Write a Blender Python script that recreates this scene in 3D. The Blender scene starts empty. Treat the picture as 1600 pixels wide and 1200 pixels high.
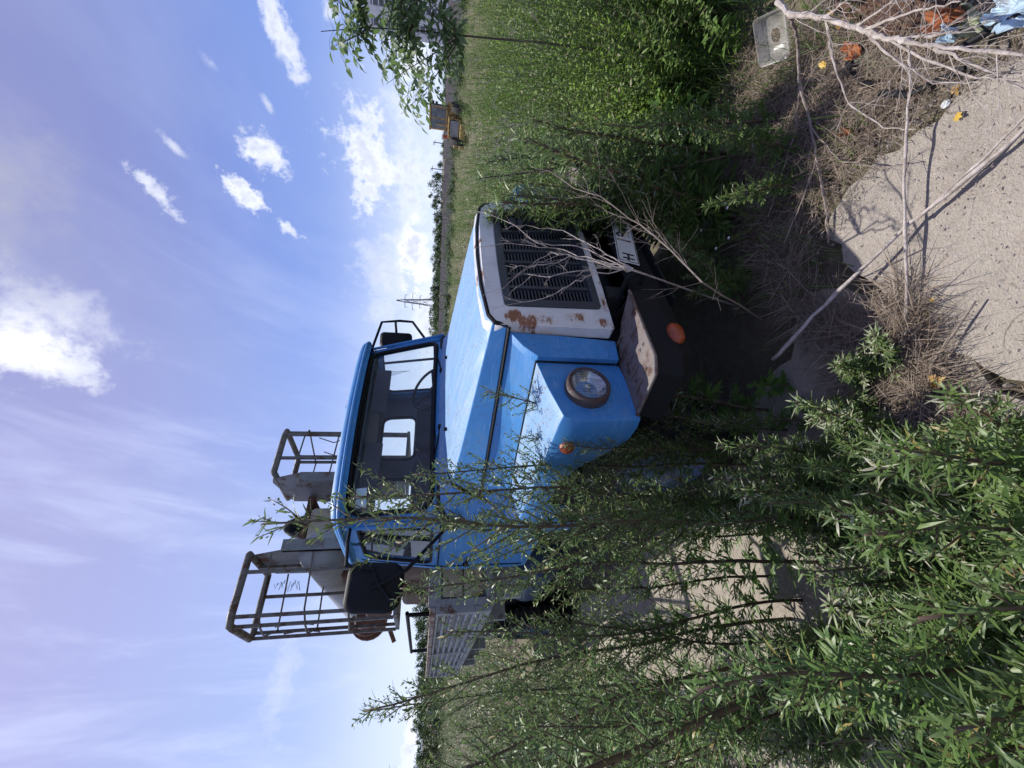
import bpy, math, random
import numpy as np
from mathutils import Vector, Matrix, Euler
random.seed(7); RNG = np.random.default_rng(7)
S = bpy.context.scene
COL = S.collection
R_ = math.radians

# ------------------------------------------------------------------ camera
CAM = np.array([1.1141, -2.0130, 1.6789]); FPX = 659.28
def _axes(yaw, pitch, roll):
    f = np.array([math.cos(pitch)*math.cos(yaw), math.cos(pitch)*math.sin(yaw), math.sin(pitch)])
    r = np.cross(f, [0, 0, 1]); r /= np.linalg.norm(r); d = -np.cross(r, f)
    c, s = math.cos(roll), math.sin(roll)
    return np.array([c*r+s*d, -s*r+c*d, f])
AX = _axes(R_(139.862), R_(-10.4895), R_(-1.9955))
cam_d = bpy.data.cameras.new("camera"); cam = bpy.data.objects.new("camera", cam_d); COL.objects.link(cam)
cam_d.sensor_width = 36; cam_d.lens = 36*FPX/1600; cam_d.clip_start = 0.03; cam_d.clip_end = 5000
M3 = Matrix((AX[1], AX[0], -AX[2])).transposed()      # the phone was held upright, its picture lies on its side
cam.matrix_world = Matrix.Translation(Vector(CAM)) @ M3.to_4x4()
S.camera = cam
def ray(px, py): return AX.T @ np.array([(600-py)/FPX, (px-800)/FPX, 1.0])
def at(px, py, ax, val):
    d = ray(px, py); t = (val-CAM[ax])/d[ax]; return Vector(CAM+t*d)
def ad(px, py, dist):
    d = ray(px, py); return Vector(CAM+d*dist/math.hypot(d[0], d[1]))

# ------------------------------------------------------------------ light
SUN_EL, SUN_AZ = R_(68), R_(164)
sd = Vector((math.cos(SUN_EL)*math.cos(SUN_AZ), math.cos(SUN_EL)*math.sin(SUN_AZ), math.sin(SUN_EL)))
sl = bpy.data.lights.new("sun", 'SUN'); sl.energy = 3.5; sl.angle = R_(0.5); sl.color = (1, .95, .87)
so = bpy.data.objects.new("sun", sl); COL.objects.link(so)
so.rotation_euler = sd.to_track_quat('Z', 'Y').to_euler()
S.view_settings.view_transform = 'Standard'; S.view_settings.look = 'None'
S.view_settings.exposure = 0.74; S.view_settings.gamma = 1; S.view_settings.use_curve_mapping = False

W = bpy.data.worlds.new("World"); S.world = W; W.use_nodes = True
wt = W.node_tree; wt.nodes.clear()
def wn(t, **k):
    n = wt.nodes.new(t)
    for a, b in k.items(): setattr(n, a, b)
    return n
def wl(a, b): wt.links.new(a, b)
def wmath(op, a, b=None, clamp=False):
    n = wn('ShaderNodeMath', operation=op, use_clamp=clamp)
    for i, v in enumerate((a, b)):
        if v is None: continue
        if isinstance(v, (int, float)): n.inputs[i].default_value = v
        else: wl(v, n.inputs[i])
    return n.outputs[0]
def wramp(v, a, b):
    n = wn('ShaderNodeMapRange', interpolation_type='SMOOTHSTEP'); wl(v, n.inputs[0])
    n.inputs[1].default_value = a; n.inputs[2].default_value = b
    return n.outputs[0]
def wmix(f, a, b):
    n = wn('ShaderNodeMix', data_type='RGBA')
    if isinstance(f, (int, float)): n.inputs[0].default_value = f
    else: wl(f, n.inputs[0])
    for i, v in ((6, a), (7, b)):
        if isinstance(v, tuple): n.inputs[i].default_value = (*v, 1)
        else: wl(v, n.inputs[i])
    return n.outputs[2]
tc = wn('ShaderNodeTexCoord'); G = tc.outputs['Generated']
sep = wn('ShaderNodeSeparateXYZ'); wl(G, sep.inputs[0])
sky = wn('ShaderNodeTexSky', sky_type='NISHITA'); sky.sun_disc = False
sky.sun_elevation = SUN_EL; sky.sun_rotation = math.pi/2-SUN_AZ
sky.altitude = 100; sky.air_density = 1.0; sky.dust_density = 1.2; sky.ozone_density = 1.5
def wdot(vec):
    n = wn('ShaderNodeVectorMath', operation='DOT_PRODUCT'); wl(G, n.inputs[0]); n.inputs[1].default_value = vec
    return n.outputs['Value']
def wnoise(scale, detail, rough=.55, vec=None, dist=0):
    n = wn('ShaderNodeTexNoise'); n.inputs['Scale'].default_value = scale; n.inputs['Detail'].default_value = detail
    n.inputs['Roughness'].default_value = rough; n.inputs['Distortion'].default_value = dist
    wl(vec if vec is not None else G, n.inputs['Vector']); return n.outputs['Fac']
nz1 = wnoise(7, 8, .62, dist=.15); nz2 = wnoise(26, 6, .6); nz3 = wnoise(3, 4)
def ndir(px, py):
    d = ray(px, py); return d/np.linalg.norm(d)
def cloud(px, py, rx, ry, ang, k=1.0, soft=.35, big=False):
    """one cumulus of the sky: an ellipse of directions with a noisy rim"""
    c = ndir(px, py); a = ndir(px+8, py)-c; a -= c*a.dot(c); a /= np.linalg.norm(a); b = np.cross(c, a)
    if b.dot(ndir(px, py+8)-c) < 0: b = -b
    ca, sa = math.cos(R_(ang)), math.sin(R_(ang)); u = ca*a+sa*b; v = -sa*a+ca*b
    q = 1/(FPX*(1/ (AX[2].dot(c))))
    ru, rv = rx*q*1.0, ry*q*1.0
    du = wmath('MULTIPLY', wdot(tuple(u)), 1/ru); dv = wmath('MULTIPLY', wdot(tuple(v)), 1/rv)
    r2 = wmath('SQRT', wmath('ADD', wmath('MULTIPLY', du, du), wmath('MULTIPLY', dv, dv)))
    front = wmath('GREATER_THAN', wdot(tuple(c)), .2)
    t = wmath('ADD', wmath('SUBTRACT', 1.0, r2), wmath('MULTIPLY', wmath('SUBTRACT', nz1 if big else nzs, .5), 2.9*k))
    t = wmath('ADD', t, wmath('MULTIPLY', wmath('SUBTRACT', nz2 if big else nzt, .5), (1.2 if big else 1.6)*k))
    return wmath('MULTIPLY', wramp(t, .05, .05+soft), front), t
E_ = wmath('MAXIMUM', sep.outputs[2], 0.0)
# thin high cirrus in streaks that fan out across the left of the picture
nzs = wnoise(19, 7, .62, dist=.2); nzt = wnoise(62, 5, .6)
mp = wn('ShaderNodeMapping'); wl(G, mp.inputs[0]); mp.inputs['Rotation'].default_value = (R_(20), R_(-35), R_(50)); mp.inputs['Scale'].default_value = (1.2, 9.0, 2.0)
cir = wramp(wnoise(1.6, 5, .6, mp.outputs[0], .4), .42, .78)
left = wramp(wdot(tuple(-AX[0])), -.50, .62)
hz = wramp(E_, .36, .0)
skyc = wn('ShaderNodeVectorMath', operation='MULTIPLY'); wl(sky.outputs[0], skyc.inputs[0]); skyc.inputs[1].default_value = (.085, .075, .085)
high = wramp(E_, .22, .62)
rightc = wmix(high, (.135, .235, .60), (.195, .215, .44)); leftc = wmix(high, (.32, .42, .73), (.36, .365, .62))
base = wmix(left, rightc, leftc)
base = wmix(.18, base, skyc.outputs[0])
base = wmix(wmath('MULTIPLY', wramp(nz3, .35, .7), .16), base, (.34, .40, .56))
cirf = wmath('MULTIPLY', cir, wmath('ADD', wmath('MULTIPLY', left, .50), .08))
base = wmix(cirf, base, (.55, .61, .84))
base = wmix(wmath('MULTIPLY', wmath('POWER', hz, 2.2), .80), base, (.60, .68, .84))
mask = None
CL = [(15, 515, 165, 118, 0, 1.1, 1.3, True), (45, 560, 110, 65, 10, 1.2, 1.0, True), (250, 305, 52, 20, 60, .95, .9), (274, 232, 26, 10, 60, 1.0, 1.4), (414, 240, 42, 33, 25, .85, .7),
      (395, 312, 46, 18, 40, 1.1, .7), (445, 352, 44, 11, 40, 1.2, 1.0), (438, 50, 82, 24, 80, .85, .9), (418, 163, 18, 8, 70, .9, 1.4), (330, 100, 22, 9, 60, 1, 2.4),
      (578, 250, 54, 100, -12, 1.0, .8), (640, 300, 58, 170, 0, .8, 1.2), (665, 480, 30, 130, 0, .8, 1.0), (600, 430, 55, 120, 0, .9, 1.6), (440, 1060, 26, 95, 0, .9, 2.2),
      (650, 400, 24, 80, 0, 1.0, .6), (640, 60, 45, 70, 0, .8, .9), (515, 10, 20, 20, 0, .8, 1.0), (645, 1130, 22, 60, 0, .9, .8)]
for i, (px, py, rx, ry, an, k, sf, *bg_) in enumerate(CL):
    m, t = cloud(px, py, rx, ry, an, k, sf, bool(bg_))
    core = wmath('MULTIPLY', wramp(t, .30, 1.1), .50)
    shade = wmath('MULTIPLY', wmath('ADD', core, wmath('MULTIPLY', wramp(nz2 if i < 2 else nzt, .40, .66), .30)), 1.0, True)
    cc = wmix(shade, (.80, .82, .87), (.44, .48, .60))
    base = wmix(wmath('MULTIPLY', m, .93), base, cc)
# grey base of the big cloud
m, t = cloud(15, 320, 115, 215, 0, .7, 1.5, True)
base = wmix(wmath('MULTIPLY', m, .72), base, (.38, .39, .45))
m, t = cloud(-10, 540, 105, 80, 0, .8, .9, True)
base = wmix(wmath('MULTIPLY', m, .85), base, (.92, .92, .93))
bg = wn('ShaderNodeBackground'); bg.inputs[1].default_value = 0.88
wl(base, bg.inputs[0]); wo = wn('ShaderNodeOutputWorld'); wl(bg.outputs[0], wo.inputs[0])

# ------------------------------------------------------------------ materials
def nodes_of(name):
    m = bpy.data.materials.new(name); m.use_nodes = True; t = m.node_tree
    b = t.nodes['Principled BSDF']; return m, t, b
class NT:
    def __init__(s, t): s.t = t; s.tc = None
    def n(s, ty, **k):
        n = s.t.nodes.new(ty)
        for a, b in k.items(): setattr(n, a, b)
        return n
    def l(s, a, b): s.t.links.new(a, b)
    def co(s, kind='Object'):
        if not s.tc: s.tc = s.n('ShaderNodeTexCoord')
        return s.tc.outputs[kind]
    def noise(s, sc, det=4, rough=.6, vec=None, dist=0):
        n = s.n('ShaderNodeTexNoise'); n.inputs['Scale'].default_value = sc; n.inputs['Detail'].default_value = det
        n.inputs['Roughness'].default_value = rough; n.inputs['Distortion'].default_value = dist
        s.l(vec if vec is not None else s.co(), n.inputs['Vector']); return n.outputs['Fac']
    def ramp(s, v, a, b, lo=0., hi=1.):
        n = s.n('ShaderNodeMapRange'); s.l(v, n.inputs[0])
        for i, x in enumerate((a, b, lo, hi)): n.inputs[i+1].default_value = x
        return n.outputs[0]
    def mix(s, f, a, b):
        n = s.n('ShaderNodeMix', data_type='RGBA')
        if isinstance(f, (int, float)): n.inputs[0].default_value = f
        else: s.l(f, n.inputs[0])
        for i, v in ((6, a), (7, b)):
            if isinstance(v, tuple): n.inputs[i].default_value = (*v, 1)
            else: s.l(v, n.inputs[i])
        return n.outputs[2]
    def m(s, op, a, b=None, clamp=False):
        n = s.n('ShaderNodeMath', operation=op, use_clamp=clamp)
        for i, v in enumerate((a, b)):
            if v is None: continue
            if isinstance(v, (int, float)): n.inputs[i].default_value = v
            else: s.l(v, n.inputs[i])
        return n.outputs[0]
    def scaled(s, sc):
        n = s.n('ShaderNodeMapping'); s.l(s.co(), n.inputs[0]); n.inputs['Scale'].default_value = sc; return n.outputs[0]
    def bump(s, b, h, strength=.3, dist=.01):
        n = s.n('ShaderNodeBump'); n.inputs['Strength'].default_value = strength; n.inputs['Distance'].default_value = dist
        s.l(h, n.inputs['Height']); s.l(n.outputs[0], b.inputs['Normal'])
def simple(name, col, rough=.5, metal=0, col2=None, nscale=8, bump=0, spec=.5, bscale=None):
    m, t, b = nodes_of(name); q = NT(t)
    b.inputs['Roughness'].default_value = rough; b.inputs['Metallic'].default_value = metal
    b.inputs['Specular IOR Level'].default_value = spec
    c2 = col2 or tuple(c*.72 for c in col)
    f = q.ramp(q.noise(nscale, 6, .65), .35, .68)
    q.l(q.mix(f, col, c2), b.inputs['Base Color'])
    if bump: q.bump(b, q.noise(bscale or nscale*4, 5), bump)
    return m
def rusty(name, col, rust=(.17, .065, .028), amount=.5, scale=9, rough=.6, col2=None):
    m, t, b = nodes_of(name); q = NT(t)
    f = q.ramp(q.noise(scale, 8, .7), .62-.25*amount, .72-.2*amount)
    c = q.mix(q.ramp(q.noise(scale*.6, 5), .3, .7), col, col2 or tuple(x*.7 for x in col))
    r = q.mix(q.noise(scale*5, 4), rust, tuple(x*.45 for x in rust))
    q.l(q.mix(f, c, r), b.inputs['Base Color']); q.l(q.ramp(f, 0, 1, rough, .9), b.inputs['Roughness']); b.inputs['Specular IOR Level'].default_value = .3
    q.bump(b, q.noise(scale*6, 5), .25, .004)
    return m
def blue_paint():
    m, t, b = nodes_of("faded_blue_paint"); q = NT(t)
    geo = q.n('ShaderNodeNewGeometry'); sp = q.n('ShaderNodeSeparateXYZ'); q.l(geo.outputs['Normal'], sp.inputs[0])
    up = q.ramp(sp.outputs[2], .72, .96)
    base = q.mix(q.ramp(q.noise(2.2, 6, .6), .3, .7), (.036, .185, .46), (.058, .255, .56))
    base = q.mix(q.m('MULTIPLY', q.ramp(q.noise(5, 8, .7, q.scaled((1, 5, 5))), .45, .75), .40), base, (.15, .33, .60))
    sunlit_fade = q.m('MULTIPLY', up, q.ramp(q.noise(3, 6, .65, q.scaled((.8, 3, 1))), .25, .7, .55, .95))  # upward faces paler: some fading, plus sun and sky light put into the colour
    base = q.mix(sunlit_fade, base, (.19, .335, .53))
    # fine specks of dirt and rust lie on the hood
    v = q.n('ShaderNodeTexVoronoi'); v.inputs['Scale'].default_value = 62; q.l(q.co(), v.inputs['Vector'])
    patch = q.ramp(q.noise(3.2, 5, .7, q.scaled((.7, 1.6, 1))), .38, .56)
    spk = q.m('MULTIPLY', q.m('LESS_THAN', v.outputs['Distance'], .30), q.m('MULTIPLY', patch, up))
    spk = q.m('MULTIPLY', spk, q.ramp(q.noise(30, 2), .44, .50))
    base = q.mix(q.m('MULTIPLY', spk, .92), base, (.13, .085, .04))
    base = q.mix(q.m('MULTIPLY', q.m('MULTIPLY', patch, up), q.ramp(q.noise(16, 8, .8), .45, .7, 0, .45)), base, (.30, .30, .24))
    grime = q.m('MULTIPLY', q.ramp(q.noise(4.5, 9, .75), .52, .76), .55)
    strk = q.m('MULTIPLY', q.m('MULTIPLY', q.ramp(q.noise(6, 6, .7, q.scaled((.35, 5, 1))), .50, .70), up), .55)
    base = q.mix(strk, base, (.33, .42, .50))
    v2 = q.n('ShaderNodeTexVoronoi'); v2.inputs['Scale'].default_value = 26; q.l(q.co(), v2.inputs['Vector'])
    chip = q.m('MULTIPLY', q.m('LESS_THAN', v2.outputs['Distance'], .13), q.ramp(q.noise(2.6, 5, .7), .50, .58))
    base = q.mix(q.m('MULTIPLY', chip, .85), base, (.12, .07, .045))
    base = q.mix(grime, base, (.13, .18, .24))
    scr = q.ramp(q.noise(9, 3, .5, q.scaled((1, 1, 22))), .66, .69)
    base = q.mix(q.m('MULTIPLY', scr, .45), base, (.30, .45, .70))
    q.l(base, b.inputs['Base Color'])
    q.l(q.ramp(q.noise(11, 5), .3, .7, .42, .6), b.inputs['Roughness'])
    b.inputs['Specular IOR Level'].default_value = .35
    q.bump(b, q.noise(2.3, 3), .05, .03)
    return m
def white_panel_paint():
    m, t, b = nodes_of("old_white_paint"); q = NT(t)
    n1 = q.noise(11, 9, .75); n2 = q.noise(3, 4)
    base = q.mix(q.ramp(n2, .35, .7), (.66, .67, .65), (.50, .52, .52))
    def spot(c, r):
        d = q.n('ShaderNodeVectorMath', operation='SUBTRACT'); q.l(q.co(), d.inputs[0]); d.inputs[1].default_value = c
        e = q.n('ShaderNodeVectorMath', operation='DIVIDE'); q.l(d.outputs[0], e.inputs[0]); e.inputs[1].default_value = r
        f = q.n('ShaderNodeVectorMath', operation='LENGTH'); q.l(e.outputs[0], f.inputs[0])
        return q.ramp(f.outputs['Value'], .3, 1.1, .26, 0)
    tot = None
    for c, r in (((-.15, -.545, 1.25), (.2, .08, .17)), ((-.15, -.50, 1.33), (.2, .05, .05)), ((-.12, -.53, 1.02), (.2, .05, .07)), ((-.2, -.2, 1.46), (.1, .09, .05)), ((-.12, -.57, .90), (.2, .05, .05)), ((-.12, -.42, .875), (.2, .1, .02)), ((-.2, .1, 1.46), (.1, .05, .05))):
        s_ = spot(c, r); tot = s_ if tot is None else q.m('ADD', tot, s_)
    f = q.ramp(q.m('ADD', q.noise(9, 10, .8, q.scaled((1, 1, 3.2))), tot), .68, .76)
    sz = q.n('ShaderNodeSeparateXYZ'); q.l(q.co(), sz.inputs[0]); ft = q.ramp(sz.outputs[2], .862, .885, .16, 0); f = q.m('MAXIMUM', f, q.ramp(q.m('ADD', q.noise(16, 8, .8), ft), .66, .74))
    st2 = q.m('MULTIPLY', q.ramp(q.m('ADD', q.noise(7, 5, .7, q.scaled((1, 5, .9))), q.m('MULTIPLY', tot, .8)), .60, .80), .5)
    base = q.mix(st2, base, (.50, .36, .24))
    base = q.mix(q.ramp(q.noise(5, 9, .78), .50, .80, 0, .55), base, (.30, .29, .26))
    q.l(q.mix(f, base, q.mix(q.noise(50, 4), (.30, .115, .04), (.12, .05, .025))), b.inputs['Base Color'])
    b.inputs['Roughness'].default_value = .5; q.bump(b, n1, .12, .004)
    return m
def glass(name, tint=(.93, .97, .98), k=1.0):
    m = bpy.data.materials.new(name); m.use_nodes = True; t = m.node_tree; t.nodes.clear(); q = NT(t)
    tr = q.n('ShaderNodeBsdfTransparent'); tr.inputs[0].default_value = (*tint, 1)
    gl = q.n('ShaderNodeBsdfGlossy'); gl.inputs['Roughness'].default_value = .03
    df = q.n('ShaderNodeBsdfDiffuse'); df.inputs[0].default_value = (.45, .45, .42, 1)
    fr = q.n('ShaderNodeLayerWeight'); fr.inputs['Blend'].default_value = .5
    fr5 = q.m('ADD', q.m('MULTIPLY', q.m('POWER', fr.outputs['Facing'], 4.0), .75), .035)
    mx = q.n('ShaderNodeMixShader'); q.l(q.m('MULTIPLY', fr5, k), mx.inputs[0]); q.l(tr.outputs[0], mx.inputs[1]); q.l(gl.outputs[0], mx.inputs[2])
    m2 = q.n('ShaderNodeMixShader'); q.l(q.ramp(q.noise(5, 7, .7), .35, .8, .02, .10), m2.inputs[0]); q.l(mx.outputs[0], m2.inputs[1]); q.l(df.outputs[0], m2.inputs[2])
    o = q.n('ShaderNodeOutputMaterial'); q.l(m2.outputs[0], o.inputs[0]); return m
def leafmat(name, a, b_, under=None, trans=.35, rough=.5, c3=None):
    m, t, b = nodes_of(name); q = NT(t)
    geo = q.n('ShaderNodeNewGeometry'); rnd = geo.outputs['Random Per Island']
    col = q.mix(rnd, a, b_)
    if c3: col = q.mix(q.m('GREATER_THAN', rnd, c3[1]), col, c3[0])
    oi = q.n('ShaderNodeObjectInfo')
    hs = q.n('ShaderNodeHueSaturation'); q.l(q.ramp(oi.outputs['Random'], 0, 1, .82, 1.2), hs.inputs['Value']); q.l(q.ramp(oi.outputs['Random'], 0, 1, .49, .51), hs.inputs['Hue'])
    q.l(col, hs.inputs['Color']); col = hs.outputs[0]
    colb = q.mix(geo.outputs['Backfacing'], col, under) if under else col
    q.l(colb, b.inputs['Base Color']); b.inputs['Roughness'].default_value = rough; b.inputs['Specular IOR Level'].default_value = .45
    tl = q.n('ShaderNodeBsdfTranslucent')
    ml = q.mix(.45, col, (.15, .27, .035)); q.l(ml, tl.inputs[0])
    mx = q.n('ShaderNodeMixShader'); mx.inputs[0].default_value = trans
    out = [n for n in t.nodes if n.type == 'OUTPUT_MATERIAL'][0]
    q.l(b.outputs[0], mx.inputs[1]); q.l(tl.outputs[0], mx.inputs[2]); q.l(mx.outputs[0], out.inputs[0])
    return m
def ground_mat(name, a, b_, c, s=1.0):
    m, t, b = nodes_of(name); q = NT(t)
    n1 = q.noise(.9*s, 8, .7); n2 = q.noise(14*s, 8, .75); n3 = q.noise(90*s, 4, .6)
    base = q.mix(q.ramp(n1, .35, .65), a, b_); base = q.mix(q.ramp(n2, .45, .7), base, c)
    base = q.mix(q.ramp(n3, .62, .72), base, tuple(min(1, x*2.2) for x in a))
    q.l(base, b.inputs['Base Color']); b.inputs['Roughness'].default_value = .95
    q.bump(b, q.m('ADD', n2, q.m('MULTIPLY', n3, .4)), .7, .03); return m
def concrete(name, a=(.45, .40, .345), b_=(.32, .283, .242)):
    m, t, b = nodes_of(name); q = NT(t)
    n1 = q.noise(1.6, 8, .7); n2 = q.noise(38, 6, .7); n3 = q.noise(150, 3, .6)
    base = q.mix(q.ramp(n1, .35, .68), a, b_)
    base = q.mix(q.ramp(n2, .52, .68, 0, .6), base, (.50, .46, .41))
    base = q.mix(q.ramp(n3, .60, .70, 0, .55), base, (.19, .165, .15))
    v = q.n('ShaderNodeTexVoronoi'); v.inputs['Scale'].default_value = 75; q.l(q.co(), v.inputs['Vector'])
    base = q.mix(q.m('MULTIPLY', q.m('LESS_THAN', v.outputs['Distance'], .16), .5), base, (.62, .58, .52))
    base = q.mix(q.ramp(q.noise(5, 8, .75), .60, .74, 0, .7), base, (.17, .145, .12))
    wv = q.n('ShaderNodeVectorMath', operation='ADD'); q.l(q.co(), wv.inputs[0]); ns = q.n('ShaderNodeTexNoise'); ns.inputs['Scale'].default_value = 4; ns.inputs['Detail'].default_value = 6; q.l(q.co(), ns.inputs['Vector'])
    sc_ = q.n('ShaderNodeVectorMath', operation='SCALE'); q.l(ns.outputs['Color'], sc_.inputs[0]); sc_.inputs['Scale'].default_value = .45; q.l(sc_.outputs[0], wv.inputs[1])
    vc = q.n('ShaderNodeTexVoronoi', feature='DISTANCE_TO_EDGE'); vc.inputs['Scale'].default_value = 1.5; q.l(wv.outputs[0], vc.inputs['Vector'])
    crack = q.m('MULTIPLY', q.m('LESS_THAN', vc.outputs['Distance'], .006), q.ramp(q.noise(1.1, 3), .48, .56))
    base = q.mix(q.m('MULTIPLY', crack, .8), base, (.07, .06, .05))
    base = q.mix(q.ramp(q.noise(2.4, 9, .75), .53, .68, 0, .55), base, (.23, .20, .17))
    base = q.mix(q.ramp(q.noise(22, 9, .8), .60, .70, 0, .7), base, (.15, .13, .11))
    v3 = q.n('ShaderNodeTexVoronoi'); v3.inputs['Scale'].default_value = 30; q.l(q.co(), v3.inputs['Vector'])
    base = q.mix(q.m('MULTIPLY', q.m('LESS_THAN', v3.outputs['Distance'], .20), q.ramp(q.noise(8, 3), .5, .56, 0, .8)), base, q.mix(v3.outputs['Color'], (.16, .15, .13), (.50, .47, .43)))
    q.l(base, b.inputs['Base Color']); b.inputs['Roughness'].default_value = .92
    q.bump(b, q.m('ADD', n2, q.m('MULTIPLY', n3, .5)), .95, .022); return m
BLUE = blue_paint(); WHITEP = white_panel_paint()
BLACK = simple("black_rubber", (.007, .008, .011), .6, bump=.05, spec=.22)
BLACKP = simple("grille_plastic", (.035, .042, .055), .5, col2=(.028, .034, .044))
BUMP = rusty("bumper_black", (.007, .008, .010), (.016, .011, .009), .2, 7, .8, (.004, .005, .006))
STEP = rusty("worn_step_steel", (.19, .165, .15), (.12, .07, .052), .55, 14, .55, (.13, .11, .11))
GREYST = rusty("grey_lift_steel", (.20, .205, .20), (.14, .075, .045), .45, 6, .55, (.14, .145, .14))
RAILST = rusty("weathered_rail_steel", (.155, .145, .125), (.12, .07, .045), .5, 12, .55)
CREAM = rusty("cream_lift_paint", (.50, .44, .31), (.2, .1, .05), .25, 7, .5, (.42, .37, .26))
TANM = rusty("tan_cast_housing", (.20, .15, .11), (.14, .07, .04), .5, 6, .7)
RUST = rusty("brown_rust", (.13, .065, .045), (.22, .10, .05), .6, 10, .85, (.07, .04, .03))
DECKP = rusty("deck_grey_paint", (.36, .37, .36), (.20, .11, .07), .35, 8, .6, (.27, .28, .27))
DECKR = rusty("deck_rust_rail", (.42, .37, .32), (.24, .13, .085), .7, 10, .7)
DARK = simple("underbody_dark", (.018, .018, .018), .8)
TYRE = simple("tyre_rubber", (.022, .021, .02), .85, bump=.3, nscale=20)
RIM = rusty("wheel_rim", (.10, .16, .26), (.12, .06, .03), .4, 9)
ORANGE = simple("orange_lens", (.34, .055, .012), .45, col2=(.16, .04, .015), nscale=14)
GLASS = glass("cab_glass"); GLASSL = glass("lamp_glass", (.9, .94, .98), 1.6)
CHROME = simple("lamp_reflector", (.55, .58, .62), .18, .9, nscale=30)
LAMPRIM = rusty("lamp_rim", (.08, .07, .07), (.10, .06, .05), .5, 12, .35)
PLATEM = simple("plate_white", (.60, .62, .62), .45, col2=(.45, .47, .47), nscale=12)
INK = simple("plate_ink", (.015, .015, .018), .5)
STICK = simple("pale_sticker", (.62, .72, .80), .5, col2=(.45, .58, .70), nscale=40)
SEATM = simple("dark_seat", (.03, .032, .04), .8)
LINING = simple("cab_lining", (.085, .105, .145), .7, col2=(.06, .075, .10))
CANVAS = simple("dark_canvas", (.035, .033, .033), .85, col2=(.09, .085, .08), nscale=9, bump=.3)
MUG = leafmat("mugwort_leaf", (.062, .118, .030), (.125, .200, .048), (.30, .35, .28), .32, .42, c3=((.30, .24, .08), .975))
MUGD = leafmat("mugwort_leaf_dense", (.062, .115, .032), (.13, .20, .055), (.30, .35, .28), .32, .42, c3=((.36, .36, .26), .90))
BUDM = leafmat("mugwort_bud", (.13, .19, .07), (.20, .25, .10), None, .3)
STEM = simple("mugwort_stem", (.075, .045, .032), .6, col2=(.11, .085, .04), nscale=14)
STEMG = simple("green_stem", (.12, .17, .05), .6, col2=(.14, .12, .05), nscale=14)
BROAD = leafmat("broad_leaf", (.085, .17, .035), (.14, .25, .05), (.16, .24, .10), .45)
MAPLE = leafmat("ash_maple_leaf", (.10, .15, .075), (.15, .21, .10), (.20, .25, .17), .45)
WEED = leafmat("weed_leaf", (.07, .14, .028), (.15, .235, .045), (.17, .23, .10), .42, c3=((.30, .28, .17), .94))
WEEDY = leafmat("lime_weed_leaf", (.12, .21, .022), (.20, .30, .03), (.18, .26, .06), .42)
DRY = leafmat("dry_weed", (.25, .20, .13), (.40, .34, .24), None, .15, .8)
MEADOW = leafmat("meadow_leaf", (.095, .128, .045), (.20, .205, .085), (.18, .20, .10), .30, c3=((.42, .35, .21), .74))
TREEL = leafmat("far_tree_leaf", (.030, .060, .025), (.060, .10, .035), None, .2)
BARK = simple("bark", (.10, .075, .055), .9, bump=.4)
TWIG = simple("dead_twig", (.46, .415, .385), .85, col2=(.22, .18, .155), nscale=26, bump=.4)
TWIGD = simple("dark_twig", (.17, .135, .115), .85, col2=(.26, .22, .19), nscale=18)
LITTER = leafmat("brown_litter", (.12, .090, .066), (.32, .26, .205), None, .05, .9)
PLAST = simple("dirty_plastic", (.42, .42, .40), .25, col2=(.20, .19, .17), nscale=12); PLAST.node_tree.nodes["Principled BSDF"].inputs["Alpha"].default_value = .55
YLEAF = leafmat("yellow_leaf", (.50, .33, .06), (.44, .26, .06), None, .25)

# ------------------------------------------------------------------ mesh helpers
def tag(o, label=None, cat=None, group=None, kind=None):
    if label: o['label'] = label
    if cat: o['category'] = cat
    if group: o['group'] = group
    if kind: o['kind'] = kind
    return o
def empty(name, loc=(0, 0, 0), label=None, cat=None, group=None):
    o = bpy.data.objects.new(name, None); COL.objects.link(o); o.location = loc; o.empty_display_size = .1
    return tag(o, label, cat, group)
def link(name, me, mat, parent=None, smooth=False, bevel=0, solid=0, loc=None):
    if mat is not None: me.materials.append(mat)
    if smooth: me.polygons.foreach_set('use_smooth', [True]*len(me.polygons))
    o = bpy.data.objects.new(name, me); COL.objects.link(o)
    if parent is not None: o.parent = parent
    if loc is not None: o.location = loc
    if solid:
        s = o.modifiers.new('solid', 'SOLIDIFY'); s.thickness = solid; s.offset = -1
    if bevel:
        bv = o.modifiers.new('bevel', 'BEVEL'); bv.width = bevel; bv.segments = 3; bv.limit_method = 'ANGLE'; bv.angle_limit = R_(25)
        me.polygons.foreach_set('use_smooth', [True]*len(me.polygons))
        w = o.modifiers.new('wn', 'WEIGHTED_NORMAL'); w.keep_sharp = True
    return o
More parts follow.
